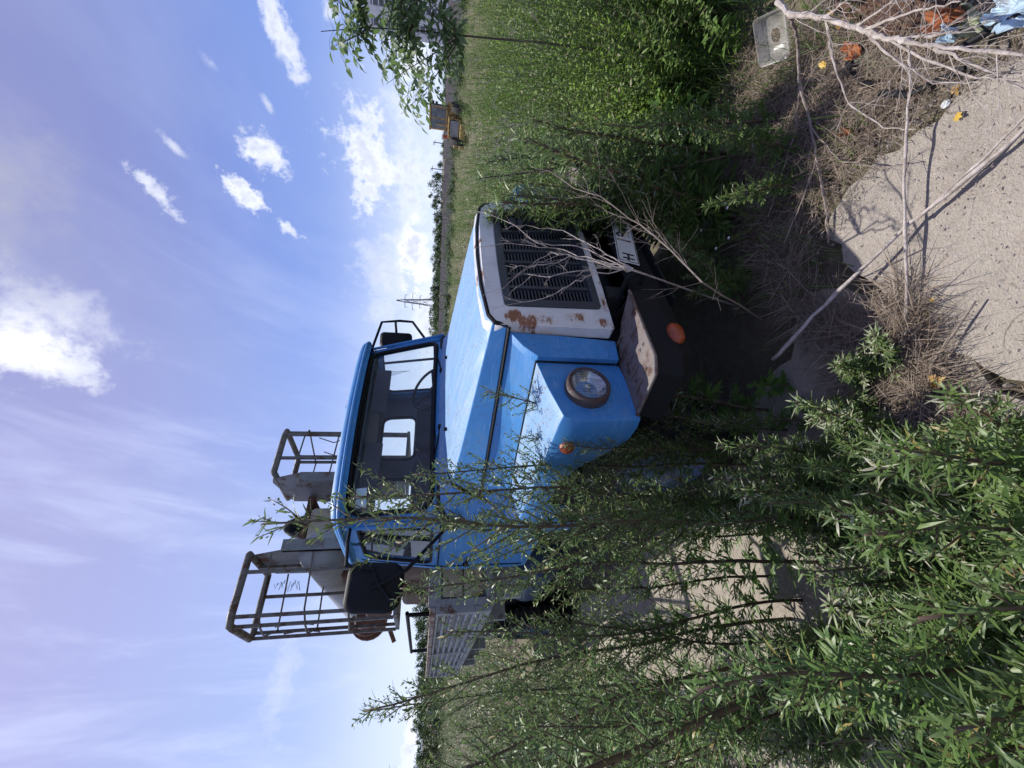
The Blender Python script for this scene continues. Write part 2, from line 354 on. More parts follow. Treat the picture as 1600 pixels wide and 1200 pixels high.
class MB:
    def __init__(s): s.v = []; s.f = []
    def add(s, vs, fs):
        k = len(s.v); s.v += [tuple(v) for v in vs]; s.f += [tuple(i+k for i in f) for f in fs]; return s
    def box(s, x0, x1, y0, y1, z0, z1, mat=None):
        vs = [Vector((x, y, z)) for x in (x0, x1) for y in (y0, y1) for z in (z0, z1)]
        if mat is not None: vs = [mat @ v for v in vs]
        return s.add(vs, [(0, 1, 3, 2), (4, 6, 7, 5), (0, 4, 5, 1), (2, 3, 7, 6), (0, 2, 6, 4), (1, 5, 7, 3)])
    def tube(s, pts, r, n=8, cap=True, closed=False):
        pts = [Vector(p) for p in pts]; rs = r if isinstance(r, (list, tuple)) else [r]*len(pts)
        k = len(s.v); ref = None; N = len(pts)
        for i, p in enumerate(pts):
            if closed: d = pts[(i+1) % N]-pts[i-1]
            else: d = pts[min(i+1, N-1)]-pts[max(i-1, 0)]
            d.normalize()
            if ref is None: ref = d.orthogonal().normalized()
            else: ref = (ref-d*ref.dot(d)).normalized()
            b = d.cross(ref)
            for j in range(n):
                a = 2*math.pi*j/n; s.v.append(tuple(p+(ref*math.cos(a)+b*math.sin(a))*rs[i]))
        for i in range(N if closed else N-1):
            i2 = (i+1) % N
            for j in range(n):
                j2 = (j+1) % n; s.f.append((k+i*n+j, k+i*n+j2, k+i2*n+j2, k+i2*n+j))
        if cap and not closed:
            s.f.append(tuple(k+j for j in range(n))[::-1]); s.f.append(tuple(k+(N-1)*n+j for j in range(n)))
        return s
    def loft(s, secs, closed=False, cap=False):
        k = len(s.v); n = len(secs[0])
        for q in secs: s.v += [tuple(p) for p in q]
        for i in range(len(secs)-1):
            for j in range(n if closed else n-1):
                j2 = (j+1) % n; s.f.append((k+i*n+j, k+(i+1)*n+j, k+(i+1)*n+j2, k+i*n+j2))
        if cap: s.f.append(tuple(k+j for j in range(n))); s.f.append(tuple(k+(len(secs)-1)*n+j for j in range(n))[::-1])
        return s
    def prism(s, poly, z0, z1):
        n = len(poly); vs = [(x, y, z0) for x, y in poly]+[(x, y, z1) for x, y in poly]
        fs = [tuple(range(n))[::-1], tuple(range(n, 2*n))]+[(i, (i+1) % n, n+(i+1) % n, n+i) for i in range(n)]
        return s.add(vs, fs)
    def lathe(s, prof, mat, n=24):
        """prof: (radius, height) pairs, turned about local z"""
        k = len(s.v)
        for r, z in prof:
            for j in range(n):
                a = 2*math.pi*j/n; s.v.append(tuple(mat @ Vector((r*math.cos(a), r*math.sin(a), z))))
        for i in range(len(prof)-1):
            for j in range(n):
                j2 = (j+1) % n; s.f.append((k+i*n+j, k+i*n+j2, k+(i+1)*n+j2, k+(i+1)*n+j))
        return s
    def build(s, name, mat, parent=None, merge=0, **kw):
        me = bpy.data.meshes.new(name); me.from_pydata(s.v, [], s.f); me.validate()
        import bmesh
        bm = bmesh.new(); bm.from_mesh(me)
        if merge: bmesh.ops.remove_doubles(bm, verts=bm.verts, dist=merge)
        bmesh.ops.recalc_face_normals(bm, faces=bm.faces); bm.to_mesh(me); bm.free()
        return link(name, me, mat, parent, **kw)
def rrect(s0, s1, t0, t1, r, n=5, m=8):
    """rounded rectangle loop, edges cut into m pieces"""
    out = []
    if not isinstance(r, tuple): r = (r,)*4
    cs = [(s0, t0, 180, r[0]), (s1, t0, 270, r[1]), (s1, t1, 0, r[2]), (s0, t1, 90, r[3])]
    sx = [1, -1, -1, 1]; sy = [1, 1, -1, -1]
    arcs = []
    for (cx, cy, a0, rr), ax, ay in zip(cs, sx, sy):
        ox, oy = cx+ax*rr, cy+ay*rr
        arcs.append([(ox+rr*math.cos(R_(a0+90*i/n)), oy+rr*math.sin(R_(a0+90*i/n))) for i in range(n+1)])
    for i in range(4):
        out += arcs[i]; a = arcs[i][-1]; b = arcs[(i+1) % 4][0]
        out += [(a[0]+(b[0]-a[0])*j/m, a[1]+(b[1]-a[1])*j/m) for j in range(1, m)]
    return out
def frame_panel(P, outer, inner, off, name, mat, parent, **kw):
    off = Vector(off) if not callable(off) else off
    n = len(outer); A = [P(*p) for p in outer]; B = [P(*p) for p in inner]
    o2 = (lambda p, st: p+off) if not callable(off) else off
    A2 = [o2(P(*p), p) for p in outer]; B2 = [o2(P(*p), p) for p in inner]
    mb = MB(); mb.loft([A, B, B2, A2, A], closed=True)
    return mb.build(name, mat, parent, **kw)
def fill_panel(P, loop, name, mat, parent, **kw):
    """a grid-free fan over a loop: rings shrink to the middle so curved panes stay curved"""
    cs = sum(p[0] for p in loop)/len(loop); ct = sum(p[1] for p in loop)/len(loop)
    secs = [[P(cs+(p[0]-cs)*k, ct+(p[1]-ct)*k) for p in loop] for k in (1, .8, .6, .4, .2, .02)]
    mb = MB(); mb.loft(secs, closed=True); mb.f.append(tuple(range(5*len(loop), 6*len(loop))))
    return mb.build(name, mat, parent, smooth=True, **kw)

# ------------------------------------------------------------------ setting
def gz(x, y):
    d = np.hypot(x-CAM[0], y-CAM[1])
    z = -0.09 + .058*np.exp(-((x-.9)**2+(y+.6)**2)/1.6) - 0.014*np.maximum(0, d-22)
    z = z + .035*np.sin(x*1.7+.6*y)*np.cos(y*1.3-x*.4)*np.clip(d/6, .25, 1.5) + .008*np.sin(x*23+3*np.sin(y*9))*np.sin(y*19+2*np.sin(x*11))
    return z
def make_ground():
    rs = np.concatenate([np.linspace(.1, 4, 110), np.linspace(4.06, 8, 40), np.geomspace(8.3, 3000, 60)]); na = 300
    v = []; f = []
    for r in rs:
        a = np.linspace(0, 2*math.pi, na, endpoint=False); x = CAM[0]+r*np.cos(a); y = CAM[1]+r*np.sin(a)
        z = gz(x, y) if r < 160 else np.full(na, -0.09-.014*138)-(r-160)*.0005
        v += list(zip(x, y, z))
    for i in range(len(rs)-1):
        for j in range(na): j2 = (j+1) % na; f.append((i*na+j, i*na+j2, (i+1)*na+j2, (i+1)*na+j))
    f.append(tuple(range(na))[::-1])
    mb = MB(); mb.v = v; mb.f = f
    o = mb.build('ground', ground_mat("soil", (.125, .100, .074), (.12, .11, .065), (.070, .058, .042)), smooth=True)
    tag(o, kind='structure')
make_ground()
def slab(name, poly, z0=-.2, z1=0.0, mat=None):
    # broken, slightly wavy edges
    out = []
    n = len(poly)
    for i in range(n):
        a = Vector((*poly[i], 0)); b = Vector((*poly[(i+1) % n], 0)); L = (b-a).length; k = max(2, int(L/.06))
        nn = (b-a).normalized().cross(Vector((0, 0, 1)))
        ph = random.uniform(0, 6)
        for j in range(k):
            p = a.lerp(b, j/k)+nn*(random.uniform(-.014, .014)+.035*math.sin(ph+j*.7)*math.sin(j*.23)+.02*math.sin(j*1.9+ph)); out.append((p.x, p.y))
    o = MB().prism(out, z0, z1).build(name, mat or CONC, None, bevel=0); tag(o, kind='structure'); return o
CONC = concrete("old_concrete"); CONC2 = concrete("old_concrete_warm", (.40, .36, .30), (.31, .275, .225))
slab('path', [(.42, -.40), (.60, -.42), (.84, -.53), (1.12, -.60), (3.6, -1.6), (3.6, -4.5), (.50, -4.5), (.44, -1.4), (.35, -.90), (.33, -.62), (.36, -.47)])
slab('concrete_apron', [(.22, -.62), (.30, -.90), (.40, -1.4), (.46, -4.5), (-3.9, -4.5), (-3.9, -1.0), (-1.2, -.95)], z1=-.012, mat=CONC2)
slab('concrete_apron', [(-3.6, 2.9), (-.5, 2.75), (-.2, 4.1), (-3.4, 4.3)], z1=-.02, mat=CONC2)

# ------------------------------------------------------------------ the truck
T = empty('truck', (0, 0, 0), 'old blue lorry with a white grille panel and an aerial lift, overgrown by weeds', 'truck')
def mir(pts): return [Vector((p[0], -p[1], p[2])) for p in pts]
def sym(half): # half: (x,y>=0,z) from centre outwards -> full section
    h = [Vector(p) for p in half]; return [Vector((p.x, -p.y, p.z)) for p in reversed(h[1:])]+h
hood = MB()
HS = [(-.19, [(0, 1.475), (.30, 1.468), (.49, 1.445), (.543, 1.42), (.57, 1.355)]),
      (-.35, [(0, 1.500), (.32, 1.492), (.52, 1.466), (.58, 1.438), (.605, 1.356)]),
      (-.60, [(0, 1.530), (.35, 1.522), (.565, 1.492), (.625, 1.462), (.66, 1.358)]),
      (-1.0, [(0, 1.567), (.38, 1.560), (.62, 1.530), (.69, 1.50), (.745, 1.362)]),
      (-1.41, [(0, 1.600), (.42, 1.594), (.66, 1.572), (.74, 1.540), (.822, 1.367)])]
hood.loft([sym([(x, y, z) for y, z in s]) for x, s in HS])
hood.build('hood', BLUE, T, solid=.012, bevel=.032)
for s in (-1, 1):
    tr = MB(); tr.tube([(x, s*(p[-1][0]+.002), p[-1][1]-.010) for x, p in HS], .0085, 6); tr.build('hood_seal', BLACK, T)
    w = MB(); w.lathe([(0, .02), (.012, .018), (.014, 0)], Matrix.Translation((-1.28, s*.33-.08, 1.585)), 10); w.build('washer_nozzle', BLACK, T)
# cowl and the front body that the hood shuts on
cw = MB()
cw.loft([sym([(-1.425, 0, 1.602), (-1.425, .45, 1.594), (-1.425, .69, 1.572), (-1.425, .77, 1.535), (-1.425, .85, 1.37), (-1.425, .90, 1.20), (-1.425, .90, .80)]),
         sym([(-1.50, 0, 1.612), (-1.50, .48, 1.606), (-1.52, .74, 1.585), (-1.54, .83, 1.545), (-1.55, .89, 1.38), (-1.55, .915, 1.20), (-1.55, .90, .80)]),
         sym([(-1.54, 0, 1.635), (-1.56, .50, 1.630), (-1.60, .78, 1.610), (-1.64, .87, 1.56), (-1.66, .905, 1.38), (-1.66, .925, 1.20), (-1.66, .905, .80)])])
cw.build('cowl', BLUE, T, solid=.01, bevel=.012)
for s in (-1, 1):
    sp = MB(); sp.loft([[(-.215, s*.577, 1.338), (-.215, s*.63, 1.28), (-.215, s*.70, 1.215)], [(-.6, s*.665, 1.340), (-.6, s*.70, 1.285), (-.6, s*.77, 1.215)],
                        [(-1.0, s*.748, 1.344), (-1.0, s*.775, 1.28), (-1.0, s*.83, 1.207)], [(-1.425, s*.828, 1.350), (-1.425, s*.87, 1.28), (-1.425, s*.905, 1.195)]])
    sp.build('wing_inner_panel', BLUE, T, solid=-.01*s)
    fp = MB()
    pts = [(-.215, s*.572, 1.340), (-.215, s*.66, 1.285), (-.215, s*.722, 1.222), (-.215, s*.722, .83), (-.195, s*.615, .83), (-.195, s*.60, 1.1)]
    fp.add(pts+[(x-.05, y, z) for x, y, z in pts], [(0, 1, 2, 3, 4, 5), (6, 11, 10, 9, 8, 7)]+[(i, (i+1) % 6, 6+(i+1) % 6, 6+i) for i in range(6)])
    fp.build('nose_side_panel', BLUE, T, bevel=.006)
    gr = MB(); gr.tube([(-.212, s*.655, 1.235), (-.212, s*.645, 1.22), (-.209, s*.645, .90), (-.211, s*.655, .885), (-.211, s*.712, .885)], .0045, 6); gr.build('pressed_rib', BLUE, T)
    # mudguard
    fd = MB(); secs = []
    XS = [-.255, -.30, -.40, -.52, -.68, -.85, -1.02, -1.2, -1.35, -1.47, -1.56]
    for x in XS:
        k = (x+.255)/(-1.56+.255); yi = .722+(.905-.722)*k; zi = 1.222-.03*k
        yc = 1.035-.03*k; zc = 1.155-.03*k
        q = .36-(x+.93)**2; zb = .42+math.sqrt(q) if q > .06 else .42+.245
        zb = max(zb, .80 if x > -.5 else .70); zb = min(zb, 1.02)
        if x == XS[0]: yc -= .015; zc -= .012
        yo = yc+.022
        secs.append([(x, s*yi, zi), (x, s*(yi+(yc-yi)*.5), zi-(zi-zc)*.42), (x, s*yc, zc), (x, s*yo, zc-.05), (x, s*(yo+.005), max(zb, 1.03)), (x, s*(yo-.012), zb)])
    fd.loft(secs)
    a = secs[0]
    fr = [(-.255, s*.722, .82), (-.252, s*.90, .795), a[5], a[4], a[3], a[2], a[1], a[0]]
    fd.add(fr, [tuple(range(8))])
    fd.build('mudguard', BLUE, T, merge=.008, solid=.012, bevel=.034)
    sm = MB(); sm.tube([(x+.006, s*(.720+(.905-.722)*((x+.255)/-1.305)), 1.224-.03*((x+.255)/-1.305)) for x in XS]+[], .005, 6)
    sm.tube([(-.248, s*.722, 1.222), (-.246, s*.722, .83)], .005, 6); sm.build('mudguard_seam', BLACK, T)
    ww = MB(); ww.box(-1.55, -.3, s*.45, s*.47, .5, 1.15); ww.box(-.30, -.28, s*.42, s*.98, .62, 1.1); ww.build('wheel_housing', DARK, T)
    # headlamp
    hm = Matrix.Translation((-.262, s*.880, 1.015)) @ Matrix.Rotation(R_(90), 4, 'Y') @ Matrix.Diagonal((.82, .82, .9, 1))
    h = MB(); h.lathe([(.125, .0), (.123, .03), (.118, .058), (.108, .066), (.100, .062), (.098, .05)], hm, 40); hl = h.build('headlight', LAMPRIM, T, smooth=True)
    g = MB(); g.lathe([(.101, .058), (.095, .070), (.075, .082), (.05, .089), (.025, .0925), (.002, .0935)], hm, 40); g.build('lens', GLASSL, hl, smooth=True)
    g = MB(); g.lathe([(.1, .05), (.085, .03), (.06, .008), (.03, -.004), (.001, -.008)], hm, 40); g.build('reflector', CHROME, hl, smooth=True)
    g = MB(); g.lathe([(.001, .045), (.016, .04), (.018, .0), (.018, -.005)], hm, 16)
    for i in range(-4, 5):
        y = i*.02; hh = math.sqrt(.094**2-y*y)
        g.add([hm @ Vector((u, v, .052+.002*(i % 2))) for u, v in ((-hh, y-.0015), (hh, y-.0015), (hh, y+.0015), (-hh, y+.0015))], [(0, 1, 2, 3)])
    g.build('bulb_shield', CHROME, hl)
    # turn signal on the mudguard flank
    g = MB(); g.lathe([(.034, 0), (.032, .018), (.02, .030), (.001, .034)], Matrix.Translation((-.43, s*1.06, 1.09)) @ Matrix.Rotation(R_(-90*s), 4, 'X'), 20)
    g.build('side_repeater', ORANGE, T, smooth=True)
    # wheels
    def wheel(x, y, w):
        m = Matrix.Translation((x, s*y, .38)) @ Matrix.Rotation(R_(-90*s), 4, 'X')
        e = MB(); e.lathe([(.27, -w/2), (.40, -w/2), (.455, -w*.36), (.47, -w*.2), (.47, w*.2), (.455, w*.36), (.40, w/2), (.27, w/2)], m, 36)
        for i in range(36):
            aa = 2*math.pi*i/36; rm = m @ Matrix.Rotation(aa, 4, 'Z')
            e.box(.462, .482, -.014, .014, -w*.42, w*.42, rm)
        wo_ = e.build('wheel', TYRE, T, smooth=False)
        e = MB(); e.lathe([(.28, w*.45), (.27, w*.30), (.20, w*.22), (.12, w*.30), (.09, w*.55), (.07, w*.6), (.001, w*.6)], m, 28)
        for i in range(6):
            aa = math.pi*i/3; e.lathe([(.012, w*.3), (.012, w*.38), (.001, w*.38)], m @ Matrix.Rotation(aa, 4, 'Z') @ Matrix.Translation((.155, 0, 0)), 8)
        e.build('rim', RIM, wo_, smooth=True)
    wheel(-.93, .84, .22); wheel(-4.75, .98, .22); wheel(-4.75, .70, .22)
# black gap between hood and nose, white nose panel
gp = MB(); gp.tube([(-.188, y*(.563 if abs(y) == 1 else .55), z) for y, z in ((-1, 1.35), (-.99, 1.41), (-.9, 1.438), (-.5, 1.462), (0, 1.47), (.5, 1.462), (.9, 1.438), (.99, 1.41), (1, 1.35))], .011, 6)
gp.build('nose_seal', BLACK, T)
def NP(s, t):
    w = .612-.052*t
    return Vector((-.100-.055*t-.028*s*s-.012*max(0, t-.9)*10*.6, s*w, .857+.565*t+.032*t*(1-abs(s)**2.4)))
frame_panel(NP, rrect(-1, 1, 0, 1, (.02, .02, .10, .10)), rrect(-.775, .775, .075, .855, .035),
            lambda p, st: Vector((p.x-.075+.005, p.y*.995, p.z+(.036 if st[1] > .5 else 0)*min(1, max(0, (st[1]-.5)*4)))), 'nose_panel', WHITEP, T, bevel=.014)
gi = lambda s, t: NP(s, t)+Vector((.006, 0, 0))
grl = frame_panel(gi, rrect(-.79, .79, .065, .865, .035), rrect(-.71, .71, .12, .80, .02), (-.05, 0, 0), 'grille', BLACKP, T, bevel=.004)
bk = fill_panel(lambda s, t: NP(s, t)+Vector((-.055, 0, 0)), rrect(-.76, .76, .09, .84, .02), 'grille_backing', DARK, grl)
gb = MB()
ncol = 8
for i in range(ncol+1):
    s0 = -.71+1.42*i/ncol
    for a, b in ((s0-.016, s0+.016),):
        p = [NP(a, .10), NP(b, .10), NP(b, .82), NP(a, .82)]
        gb.add([q+Vector((-.006, 0, 0)) for q in p]+[q+Vector((-.045, 0, 0)) for q in p], [(0, 1, 2, 3), (4, 7, 6, 5), (0, 4, 5, 1), (1, 5, 6, 2), (2, 6, 7, 3), (3, 7, 4, 0)])
gb.build('grille_bars', BLACKP, grl, bevel=.003)
gl_ = MB()
for i in range(ncol):
    for j in range(23):
        a = -.71+1.42*i/ncol+.022; b = a+1.42/ncol-.044; t0 = .125+j*.0297; t1 = t0+.0135
        p = [NP(a, t0), NP(b, t0), NP(b, t1), NP(a, t1)]
        gl_.add([q+Vector((-.018, 0, 0)) for q in p]+[q+Vector((-.040, 0, -.006)) for q in p], [(0, 1, 2, 3), (4, 7, 6, 5), (0, 4, 5, 1), (1, 5, 6, 2), (2, 6, 7, 3), (3, 7, 4, 0)])
gl_.build('louvres', BLACKP, grl)
bd = MB(); bd.box(-.128, -.112, .20, .29, 1.245, 1.275); bd.box(-.128, -.110, .20, .29, 1.205, 1.235); bd.build('badge_mount', BLACKP, grl, bevel=.004)
# bumper
bumps = {}
for s in (-1, 1):
    bm_ = MB()
    top = [(-.16, s*.47, .80), (.015, s*.50, .80), (.006, s*.90, .80), (-.03, s*.965, .80), (-.26, s*1.01, .80)]
    mid = [(-.16, s*.47, .70), (.03, s*.50, .70), (.022, s*.91, .70), (-.02, s*.985, .70), (-.27, s*1.03, .70)]
    low = [(-.18, s*.47, .62), (.0, s*.50, .62), (-.005, s*.87, .625), (-.06, s*.93, .64), (-.26, s*.96, .69)]
    bot = [(-.20, s*.47, .59), (-.04, s*.50, .59), (-.06, s*.84, .595), (-.11, s*.89, .62), (-.26, s*.91, .68)]
    bm_.loft([top, mid, low, bot]); bumps[s] = bm_.build('bumper_end', BUMP, T, solid=.012, bevel=.008)
for s in (-1, 1):
    st = MB(); poly = [(.018, s*.50), (.008, s*.905), (-.03, s*.968), (-.26, s*1.012), (-.285, s*.76), (-.24, s*.66), (-.13, s*.56)]
    if s > 0: poly = poly[::-1]
    st.prism(poly, .800, .812)
    e = [(.018, s*.50, .812), (.008, s*.905, .812), (-.03, s*.968, .812), (-.26, s*1.012, .812)]; st.tube(e, .008, 6)
    for k in range(5):
        y = s*(.62+.075*k); st.box(-.235+.01*k, -.12, y-.005, y+.005, .812, .820)
    bump = bumps[s]; so_ = st.build('bumper_step', STEP, bump, bevel=.003)
    rvm = MB()
    for k in range(13):
        x = random.uniform(-.2, -.02); y = s*random.uniform(.58, .92); rvm.lathe([(.011, .812), (.010, .8155), (.005, .8155), (.004, .811)], Matrix.Translation((x, y, 0)), 10)
    rvm.build('tread_stud', STEP, so_)
    lm = MB(); lm.lathe([(.058, 0), (.056, .012), (.04, .026), (.001, .032)], Matrix.Translation((.022, s*.785, .685)) @ Matrix.Rotation(R_(90), 4, 'Y') @ Matrix.Diagonal((.62, 1.0, 1, 1)), 28)
    lm.build('marker_lamp', ORANGE, bump, smooth=True)
cb = MB(); cb.box(-.17, -.04, -.5, .5, .58, .76); cb.box(-.17, -.005, -.5, .5, .74, .76); cb.box(-.17, -.005, -.5, .5, .56, .575); bump = cb.build('bumper', BUMP, T, bevel=.006)
for s in (-1, 1):
    hk = MB(); hk.tube([(-.1, s*.42, .80), (.03, s*.42, .80), (.06, s*.42, .77), (.05, s*.42, .73), (.0, s*.42, .725)], .013, 8); hk.build('tow_hook', BUMP, bump)
# number plate, hanging a little askew
pm = Matrix.Translation((.012, 0, .70)) @ Matrix.Rotation(R_(-9), 4, 'X') @ Matrix.Rotation(R_(4), 4, 'Y')
pb = MB(); pb.box(-.002, .002, -.27, .27, -.057, .057, pm); plate = pb.build('number_plate', PLATEM, T, bevel=.0015)
bo = MB()
for a in ((-.262, .262, -.053, -.0495), (-.262, .262, .0495, .053), (-.262, -.2585, -.0495, .0495), (.2585, .262, -.0495, .0495), (.128, .1310, -.0495, .0495)):
    bo.box(.0021, .0032, a[0], a[1], a[2], a[3], pm)
for y in (-.245, .118): bo.lathe([(.007, 0), (.006, .004), (.001, .005)], pm @ Matrix.Translation((.002, y, 0)) @ Matrix.Rotation(R_(90), 4, 'Y'), 8)
bo.build('plate_border', INK, plate)
def text_mesh(name, txt, size, mw, mat, parent, width=1.0):
    c = bpy.data.curves.new(name, 'FONT'); c.body = txt; c.size = size; c.extrude = .0008; c.align_x = 'CENTER'; c.align_y = 'CENTER'; c.offset = .0012
    o = bpy.data.objects.new(name, c); COL.objects.link(o); bpy.context.view_layer.update()
    me = bpy.data.meshes.new_from_object(o); bpy.data.objects.remove(o); bpy.data.curves.remove(c)
    me.transform(mw @ Matrix.Diagonal((width, 1, 1, 1)))
    return link(name, me, mat, parent)
Rf = Matrix(((0, 0, 1, 0), (1, 0, 0, 0), (0, 1, 0, 0), (0, 0, 0, 1)))  # text x -> +y, up -> +z, faces +x
for tx, y, sz, wd in (("H", -.205, .085, .9), ("19", .0, .108, .9), ("ME", .078, .085, .0), ):
    pass
for tx, y, z, sz, wd in (("H", -.215, -.006, .088, .9), ("1", -.065, 0, .112, .85), ("9", -.012, 0, .112, .85), ("M", .042, -.006, .085, .8), ("E", .095, -.006, .085, .8), ("6", .168, .010, .075, .85)):
    text_mesh('plate_character', tx, sz, pm @ Matrix.Translation((.0034, y, z)) @ Rf, INK, plate, wd)

# cab
def WS(s, t):  # windscreen surface
    c = .045*s*s+.085*s**6
    return Vector((-1.555-.185*t-c, s*(.835-.035*t), 1.628+.615*t+.022*t*(1-s*s)+.012*(1-t)*(1-s*s)))
OUTW = rrect(-1.03, 1.03, -.04, 1.09, .06); INW = rrect(-.965, .965, .045, .985, (.13, .13, .15, .15))
frame_panel(WS, OUTW, INW, (-.035, 0, 0), 'windscreen_frame', BLUE, T, bevel=.008)
rub = [WS(a, b)+Vector((.006, 0, .002)) for a, b in rrect(-.957, .957, .052, .977, (.13, .13, .15, .15))]
MB().tube(rub, .019, 8, closed=True).build('windscreen_seal', BLACK, T, smooth=True)
wsg = fill_panel(lambda a, b: WS(a, b)+Vector((-.008, 0, 0)), rrect(-.96, .96, .05, .98, .13), 'windscreen', GLASS, T)
MB().loft([[WS(-.90, .78)+Vector((-.012, 0, 0)), WS(-.90, .90)+Vector((-.012, 0, 0))], [WS(-.74, .78)+Vector((-.012, 0, 0)), WS(-.74, .90)+Vector((-.012, 0, 0))]]).build('windscreen_sticker', STICK, wsg)
def SD(sgn):
    def P(x, z):
        y = .915+.012*math.sin((z-.85)/.75*math.pi) if z < 1.6 else .915-(z-1.6)/.66*.085
        return Vector((x, sgn*y, z))
    return P
for s in (-1, 1):
    P = SD(s)
    outer = rrect(-2.60, -1.70, .86, 2.27, (.03, .03, .03, .03), m=14)
    # slant the front edge of the side with the windscreen pillar
    sl_ = lambda p: (p[0]-(max(0, p[1]-1.6)/.67*.16)*(1 if p[0] > -2.1 else 0), p[1])
    inner = [sl_(p) for p in rrect(-2.47, -1.74, 1.655, 2.165, (.05, .07, .06, .09), m=14)]
    outer = [sl_(p) for p in outer]
    dr = frame_panel(P, outer, inner, (0, -s*.035, 0), 'door', BLUE, T, bevel=.008)
    fill_panel(lambda a, b: P(a, b)+Vector((0, -s*.014, 0)), inner, 'door_window', GLASS, dr)
    MB().tube([P(*p)+Vector((0, -s*.004, 0)) for p in inner], .013, 6, closed=True).build('window_seal', BLACK, dr)
    MB().tube([P(-1.985, 1.655)+Vector((0, -s*.01, 0)), P(-2.02, 2.165)+Vector((0, -s*.01, 0))], .012, 6).build('quarter_light_bar', BLACK, dr)
    gro = [P(*p)+Vector((0, s*.001, 0)) for p in [(-1.70, .90), (-1.69, 1.5), (-1.70, 1.62)]]
    MB().tube(gro, .005, 6).tube([P(-2.54, .90)+Vector((0, s*.001, 0)), P(-2.54, 1.6)+Vector((0, s*.001, 0)), P(-2.53, 2.2)+Vector((0, s*.001, 0))], .005, 6).tube([P(-1.70, 1.60)+Vector((0, s*.002, 0)), P(-2.54, 1.60)+Vector((0, s*.002, 0))], .006, 6).build('door_gap', BLACK, dr)
    hd = MB(); hd.box(-2.46, -2.36, s*.925, s*.955, 1.36, 1.385); hd.box(-2.46, -2.44, s*.92, s*.95, 1.36, 1.40); hd.build('door_handle', BLACK, dr, bevel=.006)
    # pillar that turns the corner from windscreen to door
    pil = MB(); A = []
    for k in range(9):
        t = -.04+1.10*k/8; a = WS(s*1.03, t); z = a.z; b = P(-1.70-(max(0, z-1.6)/.67*.16), z)
        m_ = Vector(((a.x+b.x)/2+.012, (a.y+b.y)/2+s*.012, z))
        A.append([a, m_, b])
    pil.loft(A); pil.build('door_pillar', BLUE, T, smooth=True, solid=.01)
    MB().tube([r_[1]+Vector((.012, s*.012, 0)) for r_ in A]+[P(-1.86, 2.275)+Vector((0, s*.018, 0)), P(-2.2, 2.285)+Vector((0, s*.02, 0)), P(-2.58, 2.27)+Vector((0, s*.018, 0))], .0125, 8).build('rain_gutter', BLUE, T, smooth=True)
def BP(y, z): return Vector((-2.60, y*(1 if z < 1.6 else 1-(z-1.6)/.66*.09), z))
# back wall with two windows
n1 = rrect(-.90, -.01, .86, 2.27, .02); w1 = rrect(-.58, -.12, 1.84, 2.17, .08)
n2 = rrect(.01, .90, .86, 2.27, .02); w2 = rrect(.10, .62, 1.84, 2.17, .08)
for nn_, ww_ in ((n1, w1), (n2, w2)):
    bw = frame_panel(BP, nn_, ww_, (.03, 0, 0), 'back_wall', LINING, T)
    fill_panel(lambda a, b: BP(a, b)+Vector((.015, 0, 0)), ww_, 'rear_window', GLASS, bw)
    MB().tube([BP(*p)+Vector((.03, 0, 0)) for p in ww_], .016, 6, closed=True).build('window_seal', BLACK, bw)
MB().box(-2.60, -2.57, -.012, .012, .86, 2.27).build('back_wall_rib', LINING, T)
# roof
rf = MB(); rs_ = []
for (dx, dz, ins) in ((0, 2.235, .035), (0, 2.268, -.008), (0, 2.285, -.010), (0, 2.310, .010), (0, 2.333, .065), (0, 2.348, .17), (0, 2.357, .34), (0, 2.36, .6)):
    lp = rrect(-2.63+ins, -1.71-ins*.8, -.862+ins, .862-ins, max(.03, .15-ins*.3), n=6, m=10) if ins < .4 else rrect(-2.3, -1.95, -.35, .35, .05, n=6, m=10)
    # crown: front bows forward, edges droop
    rs_.append([Vector((x+(.085*(1-(y/.87)**2) if x > -2.17 else 0)*(1 if ins < .4 else .5), y, dz+.010*(1-(y/.87)**2)*(1 if ins < .3 else 1))) for x, y in lp])
rf.loft(rs_, closed=True); k = len(rs_)-1; n = len(rs_[0]); rf.f.append(tuple(k*n+j for j in range(n)))
rf.build('roof', BLUE, T, smooth=True)
rl = MB(); rl.tube([p+Vector((0, 0, 0)) for p in rs_[1]], .013, 6, closed=True); rl.build('roof_gutter', BLUE, T, smooth=True)
li = MB(); li.box(-2.57, -1.80, -.80, .80, 2.205, 2.222); li.build('headlining', LINING, T, bevel=.02)
MB().lathe([(.012, 0), (.013, .02), (.001, .024)], Matrix.Translation((-1.72, .08, 2.335)), 10).build('roof_lamp', BLUE, T)
# inside: dash, seats, steering wheel, visor, floor
ins_ = MB(); ins_.box(-1.80, -1.62, -.84, .84, 1.40, 1.615); ins_.box(-1.72, -1.60, -.82, .82, 1.60, 1.635); ins_.build('dashboard', DARK, T, bevel=.03)
MB().box(-2.6, -1.5, -.9, .9, .84, .87).build('cab_floor', DARK, T)
for y0, y1 in ((-.80, .02), (.15, .68)):
    se = MB(); se.box(-2.45, -2.05, y0, y1, 1.05, 1.30); se.box(-2.55, -2.40, y0, y1, 1.25, 1.84); se.build('seat', SEATM, T, bevel=.05)
sm_ = Matrix.Translation((-1.90, .44, 1.70)) @ Matrix.Rotation(R_(48), 4, 'Y')
stw = MB(); stw.tube([sm_ @ Vector((.215*math.cos(a), .215*math.sin(a), 0)) for a in np.linspace(0, 2*math.pi, 40, endpoint=False)], .0125, 8, closed=True)
for a in (R_(90), R_(210), R_(330)): stw.tube([sm_ @ Vector((0, 0, -.03)), sm_ @ Vector((.21*math.cos(a), .21*math.sin(a), 0))], .009, 6)
